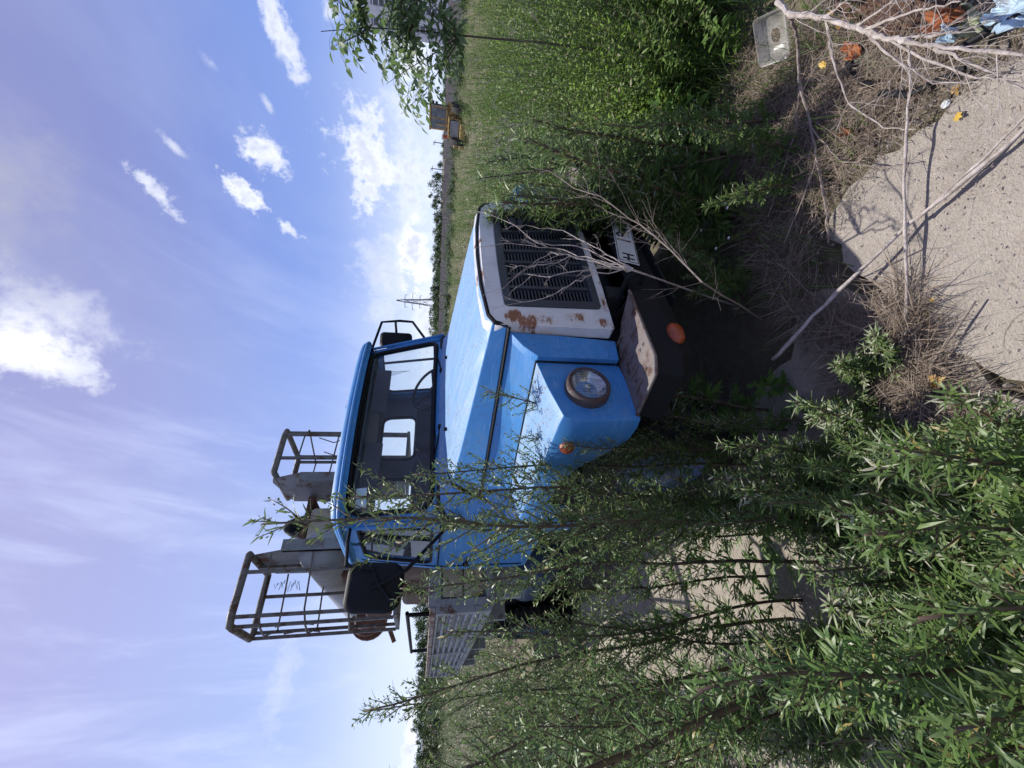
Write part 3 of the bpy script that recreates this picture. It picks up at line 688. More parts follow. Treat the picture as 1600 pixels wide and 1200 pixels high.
stw.tube([sm_ @ Vector((0, 0, -.01)), sm_ @ Vector((0, 0, -.5))], [.035, .025], 12); stw.build('steering_wheel', BLACK, T, smooth=True)
vs = MB(); vs.box(-1.90, -1.87, -.62, -.15, 2.06, 2.20); vs.box(-1.90, -1.87, .15, .62, 2.06, 2.20); vs.build('sun_visor', SEATM, T, bevel=.01)
for y in (-.22, .34):
    wp = MB(); a = WS(y/.83, -.03)+Vector((.02, 0, 0)); b = WS((y+.33)/.83, .09)+Vector((.022, 0, 0)) if y > 0 else WS((y-.30)/.83, .05)+Vector((.022, 0, 0))
    wp.lathe([(.02, -.02), (.022, .015), (.001, .02)], Matrix.Translation(a), 10); wp.tube([a, b], [.007, .004], 6)
    c1 = WS((y+.02)/.83, .045)+Vector((.02, 0, 0)); c2 = WS((y+.46)/.83, .10)+Vector((.02, 0, 0))
    if y < 0: c1 = WS((y-.06)/.83, .03)+Vector((.02, 0, 0)); c2 = WS((y-.48)/.83, .055)+Vector((.02, 0, 0))
    wp.tube([c1, c1.lerp(c2, .5)+Vector((.004, 0, .006)), c2], .006, 6); wp.build('wiper', BLACK, T)
# mirrors
mc = Vector((-1.60, -1.30, 1.975)); dirc = Vector((CAM[0]-mc.x, CAM[1]-mc.y, 0)).normalized()
mr = Matrix.Translation(mc) @ Matrix.Rotation(math.atan2(dirc.y, dirc.x), 4, 'Z') @ Matrix.Rotation(R_(-4), 4, 'X')
ms = [[mr @ Vector((d, y*k, z*k)) for y, z in rrect(-.135, .135, -.16, .16, (.10, .07, .06, .06))] for d, k in ((-.02, 1), (.005, 1.0), (.022, .94), (.032, .80), (.036, .4), (.037, .05))]
mm = MB(); mm.loft(ms, closed=True, cap=True); mo = mm.build('door_mirror', BLACK, T, smooth=True)
aw = Vector((-1.66, -.90, 1.53))
ar = MB(); ar.tube([aw, mr @ Vector((.03, .10, -.17)), mr @ Vector((.045, .03, -.06)), mr @ Vector((.045, 0, .02))], .012, 8)
ar.tube([Vector((-1.83, -.86, 2.20)), Vector((-1.75, -.98, 2.19)), mr @ Vector((.045, .11, .17)), mr @ Vector((.045, .10, .02)), mr @ Vector((.045, .02, -.02)), mr @ Vector((.045, -.08, -.12))], .011, 8)
ar.lathe([(.03, -.03), (.035, .0), (.03, .03), (.001, .035)], Matrix.Translation(aw), 12); ar.box(-1.70, -1.60, -.935, -.91, 1.48, 1.56); ar.build('mirror_arm', BLACK, mo, smooth=False)
fm = MB(); fm.tube([(-1.86, .86, 2.26), (-1.73, 1.10, 2.185), (-1.71, 1.11, 2.02), (-1.71, 1.105, 1.90), (-1.80, .93, 1.75)], .0125, 8)
fm.tube([(-1.71, 1.11, 2.06), (-1.80, 1.04, 2.05), (-1.84, 1.0, 2.05)], .012, 8); fo = fm.build('mirror_arm', BLACK, T)
fmm = Matrix.Translation((-1.85, .985, 2.05)) @ Matrix.Rotation(R_(-24), 4, 'Z')
f2 = MB(); f2.loft([[fmm @ Vector((d, y*k, z*k)) for y, z in rrect(-.08, .08, -.15, .15, .04)] for d, k in ((-.02, .95), (.0, 1.0), (.02, .8), (.028, .2))], closed=True, cap=True); f2.build('door_mirror', BLACK, T, smooth=True)
# chassis
ch = MB()
for s in (-1, 1): ch.box(-7.2, -.10, s*.36-.04, s*.36+.04, .62, .84)
for x in (-.5, -1.6, -3.0, -4.2, -5.4, -6.9): ch.box(x-.06, x+.06, -.36, .36, .66, .80)
ch.build('chassis', DARK, T)
en = MB(); en.box(-1.5, -.35, -.34, .34, .55, 1.25); en.box(-.36, -.20, -.42, .42, .70, 1.32); en.tube([(-.93, -.8, .38), (-.93, .8, .38)], .05, 10); en.tube([(-4.75, -.9, .38), (-4.75, .9, .38)], .06, 10)
en.box(-4.9, -4.55, -.18, .18, .2, .6); en.box(-2.4, -1.5, -.16, .16, .45, .8); en.build('engine_and_axles', DARK, T, bevel=.02)
tk = MB(); tk.lathe([(.001, -.45), (.22, -.45), (.23, -.40), (.23, .40), (.22, .45), (.001, .45)], Matrix.Translation((-3.35, -.72, .62)) @ Matrix.Rotation(R_(90), 4, 'Y'), 24); tk.build('fuel_tank', simple("tank_blue", (.03, .07, .14), .5), T, smooth=True)
# work deck behind the cab
dk = MB(); dk.box(-7.3, -2.82, -1.15, 1.15, 1.10, 1.15)
for x in (-2.9, -3.8, -4.7, -5.6, -6.5, -7.2): dk.box(x-.04, x+.04, -1.1, 1.1, .86, 1.10)
dk.build('deck_floor', DECKP, T)
X0, X1 = -2.80, -7.30
for s in (-1, 1):
    fr_ = MB(); y = s*1.19
    fr_.box(X1, X0, y-.022, y+.022, 1.135, 1.185)
    for x in (X0-.03, X0-1.05, X0-2.15, X0-3.3, X1+.03): fr_.box(x-.032, x+.032, y-.026, y+.026, 1.185, 1.60)
    sdp = fr_.build('deck_side', DECKP, T, bevel=.004)
    tr_ = MB(); tr_.box(X1-.01, X0+.01, y-.032, y+.032, 1.602, 1.648); tr_.build('top_rail', DECKR, sdp, bevel=.006)
    co_ = MB(); N = 100; secs = []
    for k in range(N+1):
        z = 1.187+(1.60-1.187)*k/N; ph = math.sin(k/N*2*math.pi*6.5); dy = .022*max(-1, min(1, ph*1.8))
        secs.append([(X1+.05, y+s*dy, z), (X0-.05, y+s*dy, z)])
    co_.loft(secs); co_.build('corrugated_panel', DECKP, sdp, smooth=True)
fw = MB(); fw.box(-2.84, -2.80, -1.165, 1.165, 1.555, 1.66); fw.box(-2.84, -2.80, -1.165, -1.10, 1.15, 1.555); fw.box(-2.84, -2.80, 1.10, 1.165, 1.15, 1.555); fw.box(-2.84, -2.80, -1.10, 1.10, 1.10, 1.17); fw.box(-2.86, -2.845, -1.12, 1.12, 1.16, 1.57); fw.build('deck_headboard', DECKP, T, bevel=.004)
for y0, y1 in ((-1.085, -.80), (-.77, -.3), (-.27, .27), (.3, 1.08)):
    MB().box(-2.835, -2.81, y0, y1, 1.20, 1.36).build('locker_door', CREAM, T, bevel=.006)
    MB().box(-2.835, -2.81, y0, y1, 1.375, 1.545).build('locker_door', CREAM, T, bevel=.006)
hr = MB()
for x in (-3.7, -5.9): hr.tube([(x, -1.02, 1.62), (x, -1.02, 1.86)], .02, 8)
hr.tube([(-3.62, -1.02, 1.86), (-5.98, -1.02, 1.86)], .02, 8); hr.build('hand_rail', BUMP, T)
# boom, turntable and machinery
bmn = MB(); bmn.lathe([(.001, 0), (.19, .0), (.19, 3.0), (.001, 3.0)], Matrix.Translation((-2.98, -.60, 2.62)) @ Matrix.Rotation(R_(-90), 4, 'Y') @ Matrix.Rotation(R_(-3), 4, 'X'), 28)
boom = bmn.build('boom', simple('boom_grey', (.34, .345, .33), .5, col2=(.24, .24, .225), nscale=5), T, smooth=True)
ed = MB(); em = Matrix.Translation((-5.6, -.62, 2.46)) @ Matrix.Rotation(R_(-90), 4, 'Y')
ed.lathe([(.001, -.3), (.17, -.3), (.18, -.05), (.23, -.04), (.23, .04), (.19, .05), (.19, .14), (.25, .15), (.25, .24), (.10, .26), (.001, .26)], em, 20)
for k in range(10):
    a = k*math.pi/5; ed.lathe([(.018, .24), (.018, .28), (.001, .28)], em @ Matrix.Translation((.21*math.cos(a), .21*math.sin(a), 0)), 6)
ed.box(-5.5, -5.3, -.80, -.55, 2.2, 2.34); ed.tube([(-5.5, -.8, 2.15), (-5.55, -.95, 2.08)], .03, 6); ed.build('slewing_gear', RUST, boom)
bk2 = MB(); bk2.box(-3.9, -3.3, -.98, -.50, 2.02, 2.28); bk2.box(-3.75, -3.45, -.85, -.55, 1.15, 2.02); bk2.box(-4.3, -3.3, -.75, -.45, 2.28, 2.48); bk2.build('turntable_column', RUST, T, bevel=.03)
hs = MB(); hs.loft([[Vector((x, -.70+ y*k, 1.78+z*k)) for y, z in rrect(-.19, .19, -.155, .155, .05, n=3, m=2)] for x, k in ((-2.80, .7), (-2.84, 1), (-3.5, 1.02), (-3.9, .95), (-3.98, .6))], closed=True, cap=True)
hs.tube([(-3.3, -.86, 1.86), (-3.35, -.92, 1.70)], .03, 8); hs.build('gear_housing', TANM, T, bevel=.02)
bx = MB(); bx.loft([[Vector((x, -.19+y*k, 2.72+z*k)) for y, z in rrect(-.175, .175, -.17, .17, .04, n=4, m=2)] for x, k in ((-3.38, .95), (-3.40, 1), (-3.9, 1), (-3.93, .9))], closed=True, cap=True)
cbx = bx.build('lift_control_box', CREAM, T, smooth=False, bevel=.006)
MB().box(-3.385, -3.370, -.14, .02, 2.60, 2.68).build('box_opening', RUST, cbx)
hub = MB(); hm_ = Matrix.Translation((-3.45, -.19, 3.0)) @ Matrix.Rotation(R_(80), 4, 'Y')
hub.lathe([(.10, -.22), (.17, -.18), (.19, -.02), (.185, .06), (.15, .07), (.13, .0), (.10, -.05), (.001, -.06)], hm_ @ Matrix.Diagonal((.72, .50, .7, 1)), 18)
ho = hub.build('pulley_head', CANVAS, T, smooth=True)
for v_ in ho.data.vertices: v_.co += Vector((random.uniform(-1, 1), random.uniform(-1, 1), random.uniform(-1, 1)))*.009
MB().lathe([(.12, -.02), (.12, .015), (.08, .02), (.06, .05), (.001, .05)], hm_ @ Matrix.Diagonal((.65, .5, .7, 1)), 16).build('pulley', BLACK, ho)
lk = MB(); lk.tube([(-3.45, -.19, 2.86), (-3.5, .0, 2.86), (-3.5, .15, 2.95)], .035, 8); lk.box(-3.6, -3.4, -.45, .12, 2.90, 2.95); lk.build('basket_link', RUST, T)
def basket(sg, yin, ylip, zt=3.20):
    """open-topped man basket: thick top hoop, posts, thin mid rails, steel plate on the inner side"""
    b = MB(); x0, x1 = -2.95, -3.55; z0 = 1.95
    top = [Vector((x0, yin, zt)), Vector((x0, (yin+ylip)/2, zt)), Vector((x0, ylip-sg*.07, zt)), Vector((x0-.03, ylip, zt)), Vector((x0-.09, ylip+sg*.0, zt)), Vector((x1+.05, ylip, zt)), Vector((x1, ylip-sg*.05, zt)), Vector((x1, yin, zt))]
    b.tube(top, .030, 10); b.tube([top[0], top[-1]], .028, 10)
    root = b.build('basket', RAILST, T, smooth=True)
    p = MB()
    for x, y in ((x0, ylip-sg*.06), (x0-.06, ylip), (x0, ylip-sg*.40 if abs(ylip-yin) > .5 else yin+sg*.16), (x1+.04, ylip), (x1, ylip-sg*.05), (x1, yin+sg*.2), (x0-.3, yin+sg*.02)):
        p.box(x-.013, x+.013, y-.013, y+.013, z0, zt)
    p.build('basket_post', RAILST, root)
    for z, in_ in ((3.0, .0), (2.66, .0), (2.32, 0)):
        m = MB(); q = [(x0+.004, yin, z+.02), (x0+.006, ylip-sg*.09, z), (x0-.03, ylip-sg*.0+sg*.016, z-.02), (x1+.30, ylip+sg*.035, z+.01), (x1-.002, ylip-sg*.06, z), (x1-.004, yin, z+.02)]
        m.tube(q, .0085, 6); m.build('mid_rail', RAILST, root)
    for x in (x0-.15, x1+.15):
        m = MB(); m.tube([(x, ylip, 2.9), (x-.05, ylip-sg*.03, 2.75), (x, ylip, 2.6)], .006, 5); m.build('brace', RAILST, root)
    pl = MB(); y = yin-sg*.012
    poly = [(x0+.02, 2.95), (x0-.10, zt+.03), (x0-.18, zt+.05), (x1-.02, zt-.06), (x1-.05, 2.7), (x1, z0), (x0+.04, z0)]
    vs_ = [(x, y, z) for x, z in poly]+[(x, y-sg*.012, z) for x, z in poly]; n_ = len(poly)
    pl.add(vs_, [tuple(range(n_)), tuple(range(n_, 2*n_))[::-1]]+[(i, (i+1) % n_, n_+(i+1) % n_, n_+i) for i in range(n_)])
    pl.box(x1-.02, x0+.02, y-sg*.10, y-sg*.012, 2.30, 2.34); pl.box(x0-.02, x0+.03, y-sg*.10, y, z0, 2.95)
    pl.build('side_plate', GREYST, root, bevel=.004)
    fl = MB(); fl.box(x1, x0, min(yin, ylip), max(yin, ylip), z0-.03, z0); fl.build('basket_floor', GREYST, root)
    wv = MB(); pts = []; c = Vector((x0+.01, (yin+ylip)/2, 2.93))
    for k in range(26): pts.append(c+Vector((random.uniform(-.03, .01), random.uniform(-.05, .05), -k*.008+random.uniform(-.012, .012))))
    if sg < 0: wv.tube(pts, .0022, 4); wv.build('tangled_wire', DARK, root)
basket(-1, -.62, -1.17); basket(1, .17, .67)

# ------------------------------------------------------------------ plants
class Leaves:
    """lanceolate blades in bulk: base, direction, normal, length, width"""
    def __init__(s): s.B = []; s.D = []; s.N = []; s.L = []; s.Wd = []; s.K = []
    def add(s, b, d, n, l, w, k=.25): s.B.append(tuple(b)); s.D.append(tuple(d)); s.N.append(tuple(n)); s.L.append(l); s.Wd.append(w); s.K.append(k)
    def arrays(s):
        B = np.array(s.B, float); D = np.array(s.D, float); N = np.array(s.N, float); L = np.array(s.L)[:, None]; W_ = np.array(s.Wd)[:, None]; K = np.array(s.K)[:, None]
        D /= np.linalg.norm(D, axis=1)[:, None]+1e-9
        X = np.cross(D, N); X /= np.linalg.norm(X, axis=1)[:, None]+1e-9; N = np.cross(X, D)
        def pt(t, w, h): return B+D*L*t+X*W_*w*.5+N*(-K*L*t*t+h*W_)
        v = np.stack([pt(0, 0, 0), pt(.35, -1, .12), pt(.38, 0, -.05), pt(.35, 1, .12), pt(.72, -.68, .1), pt(.72, .68, .1), pt(1, 0, 0)], 1)
        f = np.array([[0, 2, 1, 0], [0, 3, 2, 0], [1, 2, 5, 4], [2, 3, 5, 2], [4, 5, 6, 4]])
        return v.reshape(-1, 3), f, len(B)
def bulk_mesh(name, v, faces):
    """faces: (m,4) array; a repeated first index in the last column marks a triangle"""
    me = bpy.data.meshes.new(name)
    tri = faces[:, 3] == faces[:, 0]; cnt = np.where(tri, 3, 4)
    tri2 = (~tri) & (faces[:, 3] == faces[:, 0])
    li = faces.reshape(-1)[np.repeat(~tri, 4) | np.tile([True, True, True, False], len(faces))]
    me.vertices.add(len(v)); me.vertices.foreach_set('co', v.astype(np.float32).ravel())
    me.loops.add(len(li)); me.loops.foreach_set('vertex_index', li.astype(np.int32))
    st = np.concatenate([[0], np.cumsum(cnt)[:-1]]); me.polygons.add(len(cnt)); me.polygons.foreach_set('loop_start', st.astype(np.int32))
    try: me.polygons.foreach_set('loop_total', cnt.astype(np.int32))
    except Exception: pass
    me.update(calc_edges=True); return me
def leaf_faces(f, n, k=7): return (f[None]+(np.arange(n)*k)[:, None, None]).reshape(-1, 4)
def leaves_mesh(name, lv):
    v, f, n = lv.arrays(); f = f.copy(); f[3] = [2, 3, 5, 2]
    return bulk_mesh(name, v, leaf_faces(f, n))
def rv(s=1.): return Vector((random.gauss(0, s), random.gauss(0, s), random.gauss(0, s)))
def az(a, el): return Vector((math.cos(a)*math.cos(el), math.sin(a)*math.cos(el), math.sin(el)))
UP = Vector((0, 0, 1))
def lobed_leaf(lv, b, d, L, w, n=3):
    """a deeply cut leaf: paired lobes along a midrib"""
    side = d.cross(UP).normalized(); nrm = side.cross(d).normalized()+rv(.18)
    lv.add(b, d, nrm, L, w*1.1, .28)
    for i in range(n):
        t = .25+.5*i/max(1, n-1); p = b+d*L*t-nrm.normalized()*L*.28*t*t
        for s in (-1, 1):
            dd = (d*.85+side*s*(.75-.3*t)+rv(.08)).normalized(); lv.add(p, dd, nrm, L*(.62-.28*t)*random.uniform(.8, 1.15), w*.85, .2)
def mugwort(seed, H=1.6, dens=1.0, detail=1, leafL=.085, bush=1.0, thick=1.0):
    random.seed(seed); lv = Leaves(); bd = Leaves(); sm = MB()
    path = []; p = Vector((0, 0, 0)); d = Vector((random.uniform(-.04, .04), random.uniform(-.04, .04), 1)).normalized(); N = 18
    for i in range(N+1):
        path.append(p.copy()); d = (d+Vector((random.uniform(-.085, .085), random.uniform(-.085, .085), .06))).normalized(); p = p+d*H/N
    sm.tube(path, [(.0068*(1-.75*i/N)+.0012)*thick for i in range(N+1)], 6)
    def at_(t): i = min(N-1, int(t*N)); return path[i].lerp(path[i+1], t*N-i)
    nn = int(44*dens*H/1.6); a = random.uniform(0, 6)
    for i in range(nn):
        t = .06+.94*i/nn; a += 2.4+random.uniform(-.3, .3); b = at_(min(t, .999))
        L = leafL*(1.15-.75*t)*random.uniform(.75, 1.25); el = R_(random.uniform(5, 50))
        if t < .72: lobed_leaf(lv, b, az(a, el), L*1.15, .0125*(1.2-.5*t)*leafL/.085, 3 if detail else 2)
        else: lv.add(b, az(a, el+.3), UP, L, .008, .35)
        if t > .22:
            BL = H*.24*bush*max(.12, (1.18-t))*random.uniform(.6, 1.25)*(1 if t < .8 else .8)
            if t < .42: BL *= .7
            bp = [b]; dd = az(a+.25, R_(random.uniform(35, 58))); q = b.copy()
            for k in range(5): dd = (dd+Vector((0, 0, .10))+rv(.03)).normalized(); q = q+dd*BL/5; bp.append(q.copy())
            sm.tube(bp, [.0024, .0021, .0018, .0015, .0012, .0009], 4, cap=False)
            ml = max(5, int(BL/.013)*(1 if detail else .6)); ml = int(ml)
            for k in range(ml):
                u = .1+.9*k/ml; j = min(4, int(u*5)); bb = bp[j].lerp(bp[j+1], u*5-j); aa = a+2.4*k
                l2 = leafL*.62*(1.15-.7*u)*random.uniform(.6, 1.3)
                ld = (dd*.8+az(aa, R_(random.uniform(-10, 40)))).normalized()
                lv.add(bb, ld, UP+rv(.35), l2, random.uniform(.0045, .0085), random.uniform(.1, .5))
                if u > .45 and t > .4:
                    for _ in range(2 if detail else 1):
                        r2 = rv(.006); bd.add(bb+r2, (dd+rv(.5)).normalized(), rv(1), random.uniform(.008, .014), random.uniform(.006, .009), 0)
    return lv, bd, sm
def proto(seed, **k):
    lv, bd, sm = mugwort(seed, **k)
    fm_ = leaves_mesh('foliage', lv); fm_.materials.append(MUG)
    bm2 = leaves_mesh('buds', bd) if len(bd.B) else None
    if bm2: bm2.materials.append(BUDM)
    me = bpy.data.meshes.new('stem'); me.from_pydata(sm.v, [], sm.f); me.materials.append(STEM)
    me.polygons.foreach_set('use_smooth', [True]*len(me.polygons))
    return fm_, bm2, me, k.get('H', 1.6)
PR = [proto(11+i, H=h, bush=b, leafL=l, dens=dn) for i, (h, b, l, dn) in enumerate(((1.8, 1, .085, 1.25), (1.6, 1.1, .08, 1.4), (1.7, .95, .09, 1.25), (1.9, 1.15, .085, 1.3), (.95, 1.15, .100, 1.7), (.8, 1.2, .108, 1.8), (1.0, 1.1, .098, 1.6)))]
PR.append(proto(33, H=1.9, bush=1.15, leafL=.085, dens=1.1, thick=1.9))
def place(name, pr, base, tip, label, group, cat='plant', spin=None):
    base = Vector(base); tip = Vector(tip); d = tip-base; sc = d.length/pr[3]
    e = empty(name, base, label, cat, group)
    q = UP.rotation_difference(d.normalized()) @ Euler((0, 0, random.uniform(0, 6.28) if spin is None else spin)).to_quaternion()
    e.rotation_mode = 'QUATERNION'; e.rotation_quaternion = q; e.scale = (sc, sc, sc)
    for nm, me in (('foliage', pr[0]), ('buds', pr[1]), ('stem', pr[2])):
        if me is None: continue
        o = bpy.data.objects.new(nm, me); COL.objects.link(o); o.parent = e
    return e
random.seed(3)
GM = 'mugwort plants in front of and beside the truck'
# tall stems: tip as seen, distance from the eye, lean of the foot
TALL = [
 (645, 718, 2.05, (.10, -.10), 0, 'slim mugwort stem whose tip reaches the lower corner of the windscreen'),
 (745, 658, 2.15, (.10, -.12), 1, 'mugwort rising past the headlight with its tip over the hood edge'),
 (715, 765, 2.0, (.05, -.15), 1, 'mugwort with a drooping tip in front of the wheel arch'),
 (425, 842, 1.75, (.06, .02), 3, 'tallest mugwort, its thin tip against the lift above the cab roof'),
 (545, 800, 1.9, (.05, -.02), 2, 'tall mugwort standing before the cab door pillar'),
 (620, 900, 1.8, (.08, -.05), 0, 'mugwort growing just below the big black door mirror'),
 (690, 990, 1.95, (.05, .02), 2, 'upright mugwort with a bare dark stem before the corrugated deck side'),
 (485, 1185, 1.60, None, 7, 'thickest mugwort, leaning stem that reaches the sky beside the deck'),
 (568, 1072, 2.1, (.10, .10), 0, 'mugwort top standing out against the sky behind the deck end'),
 (520, 1125, 2.3, (.10, .05), 1, 'mugwort top next to the thick leaning stem against the sky'),
 (560, 1150, 2.6, (.05, .05), 3, 'feathery mugwort behind the thick leaning stem'),
 (860, 700, 1.95, (.05, -.05), 1, 'mugwort hiding the orange lamp on the mudguard'),
 (830, 640, 1.95, (.10, -.16), 1, 'mugwort whose spray crosses the mudguard beside the headlight'),
 (800, 690, 2.05, (.08, -.14), 0, 'mugwort rising over the front edge of the mudguard'),
 (900, 620, 2.0, (.06, -.10), 5, 'short mugwort with its tip on the headlight rim'),
 (1085, 640, 1.75, (.10, -.12), 5, 'small mugwort at the outer end of the bumper'),
 (780, 850, 1.95, (.05, 0), 0, 'mugwort in front of the lower half of the cab door'),
 (760, 930, 2.1, (.05, 0), 2, 'mugwort before the grey locker behind the cab'),
 (880, 830, 1.7, (.03, 0), 1, 'bushy mugwort before the front wheel'),
 (830, 1060, 2.0, (.05, .05), 1, 'mugwort standing by the lower edge of the deck side'),
 (960, 760, 1.75, (.05, -.05), 6, 'leafy mugwort between the front wheel and the near weeds'),
 (770, 1140, 2.0, (.05, .05), 2, 'mugwort under the thick leaning stem'),
 (1000, 1130, 1.7, (.05, .05), 6, 'bushy mugwort left of the sunny concrete patch'),
]
for px, py, D, ln, k, lb in TALL:
    tip = ad(px, py, D); base = Vector((tip.x+ln[0], tip.y+ln[1], -.02)) if ln else at(1340, 1032, 2, -.02)
    place('mugwort', PR[k], base, tip, lb, GM)
# plants whose tops are seen from above, close to the photographer
NEAR = [(1535, 790, .85, 4, 'bright-tipped mugwort closest to the shaded concrete edge'), (1410, 770, .75, 5, 'dark mugwort top behind the bright-tipped one'), (1500, 880, .85, 6, 'big-leaved mugwort top with narrow pointed leaves'),
        (1570, 930, .9, 4, 'mugwort rosette at the very foot of the picture'), (1400, 930, .6, 5, 'low mugwort with a few browned leaves'), (1370, 850, .55, 5, 'low mugwort in the middle of the near clump'),
        (1290, 790, .55, 4, 'mugwort at the back of the near clump beside the dry stems'), (1250, 720, .45, 5, 'mugwort at the edge of the dark hollow under the bumper'), (1330, 700, .40, 5, 'small mugwort next to the yellow leaf'),
        (1420, 690, .35, 6, 'small mugwort leaning over the slab joint'), (1210, 830, .7, 6, 'mugwort before the front wheel shadow'), (1290, 930, .75, 4, 'mugwort standing on the edge of the sunny concrete patch'),
        (1470, 1040, .85, 5, 'mugwort at the lower side of the near clump'), (1560, 1080, .95, 6, 'mugwort with pale bud clusters at the picture foot'), (1380, 1110, .9, 4, 'mugwort beside the thick leaning stem'),
        (1500, 1160, 1.0, 5, 'mugwort in the near corner of the clump'), (1270, 1150, .95, 6, 'mugwort behind the near corner of the clump'), (1300, 1060, .7, 4, 'mugwort shading the sunny concrete patch'),
        (1150, 1160, 1.1, 6, 'tall leafy mugwort at the lower picture edge'), (1180, 1090, .8, 5, 'mugwort at the far end of the sunny concrete patch'), (1110, 800, .7, 5, 'mugwort just in front of the tyre'),
        (1470, 720, .45, 4, 'low mugwort whose leaves hang over the near slab'), (1560, 740, .55, 5, 'mugwort overlapping the shaded slab corner')]
for px, py, z, k, lb in NEAR:
    tip = at(px, py, 2, z); base = Vector((tip.x+random.uniform(-.08, .08), tip.y+random.uniform(-.08, .08), -.02))
    place('mugwort', PR[k], base, tip, lb, GM)
# plants in front of the grille and right of it
for (bx_, by_), (tx_, ty_), z, k, lb in (((1170, 470), (1010, 400), .6, 4, 'leafy mugwort leaning towards the near end of the number plate'), ((1130, 420), (1000, 300), .7, 5, 'mugwort in front of the far end of the bumper'),
        ((1180, 450), (1040, 400), .5, 4, 'mugwort with drooping grey-green leaves below the number plate'), ((1180, 420), (1090, 455), .4, 5, 'low mugwort under the bumper middle'), ((1000, 200), (760, 290), 1.1, 6, 'mugwort beside the far corner of the grille')):
    b = at(bx_, by_, 2, -.05); t = at(tx_, ty_, 2, z) if z < 1.2 else ad(tx_, ty_, 2.5)
    t = b+(t-b).normalized()*min((t-b).length, 1.2); place('mugwort', PR[k], b, t, lb, GM)
for (x, y), (tx, ty, tz), k, lb in (((.13, .20), (.08, .10, 1.40), 0, 'slim mugwort hiding what lies past the far side of the grille'), ((.14, .40), (.06, .24, 1.38), 0, 'mugwort right in front of the far part of the grille'), ((.12, .34), (.02, .36, 1.42), 6, 'mugwort whose tip stands over the far top corner of the grille'), ((.45, -.10), (.42, -.16, .50), 4, 'sunlit mugwort before the middle of the bumper'), ((.52, .05), (.50, -.02, .55), 5, 'mugwort with long drooping leaves below the number plate'),
        ((.36, .40), (.24, .42, 1.1), 4, 'mugwort reaching up to the far lower corner of the grille'), ((.55, .35), (.5, .33, .9), 6, 'mugwort between the bank and the number plate'), ((.28, .62), (.15, .62, 1.25), 4, 'mugwort rising before the far bumper end'), ((.05, 1.05), (-.05, 1.0, 1.45), 6, 'taller mugwort hiding the far mudguard'), ((-.02, 1.3), (-.1, 1.25, 1.4), 4, 'mugwort behind the far mudguard corner'), ((.12, .85), (.02, .82, 1.2), 5, 'mugwort hiding the far headlight')):
    place('mugwort', PR[k], (x, y, -.06), (tx, ty, tz), lb, GM)
for px, py, D, ln, k, lb in ((762, 300, 2.75, (.0, .0), 5, 'dense mugwort just past the far top corner of the nose panel'), (775, 296, 2.45, (.0, .0), 5, 'dense mugwort touching the far edge of the grille'), (835, 300, 2.4, (.0, .0), 5, 'dense mugwort at the far lower corner of the nose panel'), (770, 292, 2.6, (.0, .0), 4, 'mugwort with a pale tip beside the far edge of the nose panel'), (830, 290, 2.5, (.0, .0), 6, 'mugwort between the far headlight and the grille'), (800, 285, 2.75, (0, .05), 4, 'mugwort screening the far mudguard from the bank side'), (850, 275, 2.7, (.0, .05), 6, 'mugwort before the far headlight'), (905, 268, 2.6, (.03, .05), 5, 'mugwort over the far end of the bumper'), (790, 300, 2.45, (.05, 0), 4, 'mugwort with its tip on the far top corner of the grille')):
    tip = ad(px, py, D); place('mugwort', PR[k], (tip.x+ln[0], tip.y+ln[1], -.05), tip, lb, GM)

# dense stands that nobody could count ------------------------------------------------
def stand(name, label, cat, protos, spots, mats, wob=.15):
    """many plants merged in one mesh; protos are (Leaves, MB) pairs"""
    vs = []; fs = []; k0 = 0; tv = []; tf = []; tk = 0
    P_ = []
    for lv, sm in protos:
        v, f, n = lv.arrays(); f = f.copy(); P_.append((v, leaf_faces(f, n), np.array(sm.v) if sm else None, [q for q in sm.f] if sm else None))
    for (x, y, s, sz) in spots:
        v, f, sv, sf = P_[random.randrange(len(P_))]; a = random.uniform(0, 6.28); c, q = math.cos(a), math.sin(a)
        lx, ly = random.gauss(0, wob), random.gauss(0, wob); z = float(gz(x, y))
        M = np.array([[c*s, -q*s, lx*sz], [q*s, c*s, ly*sz], [0, 0, sz]])
        vs.append(v @ M.T+np.array([x, y, z])); fs.append(f+k0); k0 += len(v)
        if sv is not None and len(sv):
            tv.append(sv @ M.T+np.array([x, y, z])); tf += [tuple(i+tk for i in g) for g in sf]; tk += len(sv)
    me = bulk_mesh(name, np.concatenate(vs), np.concatenate(fs)); o = link(name, me, mats[0]); tag(o, label, cat, kind='stuff')
    if tv:
        m2 = bpy.data.meshes.new(name+'_stems'); m2.from_pydata(np.concatenate(tv).tolist(), [], tf); link('stems', m2, mats[1], o)['kind'] = 'stuff'
    return o
def gweed(seed, H=.7, n=26, L=.07, w=.018, br=5):
    random.seed(seed); lv = Leaves(); sm = MB()
    for b in range(br):
        a = random.uniform(0, 6.28); d = az(a, R_(random.uniform(62, 88))); p = Vector((random.gauss(0, .04), random.gauss(0, .04), 0)); hh = H*random.uniform(.6, 1.1); pts = [p.copy()]
        for i in range(5): d = (d+rv(.05)).normalized(); p = p+d*hh/5; pts.append(p.copy())
        sm.tube(pts, .002, 3, cap=False)
        for i in range(n):
            t = .1+.9*i/n; j = min(4, int(t*5)); q = pts[j].lerp(pts[j+1], t*5-j); l = L*(1.2-.7*t)*random.uniform(.6, 1.4)
            lv.add(q, az(i*2.4+b, R_(random.uniform(-5, 55))), UP+rv(.3), l, w*random.uniform(.7, 1.3), random.uniform(.1, .5))
    return lv, sm
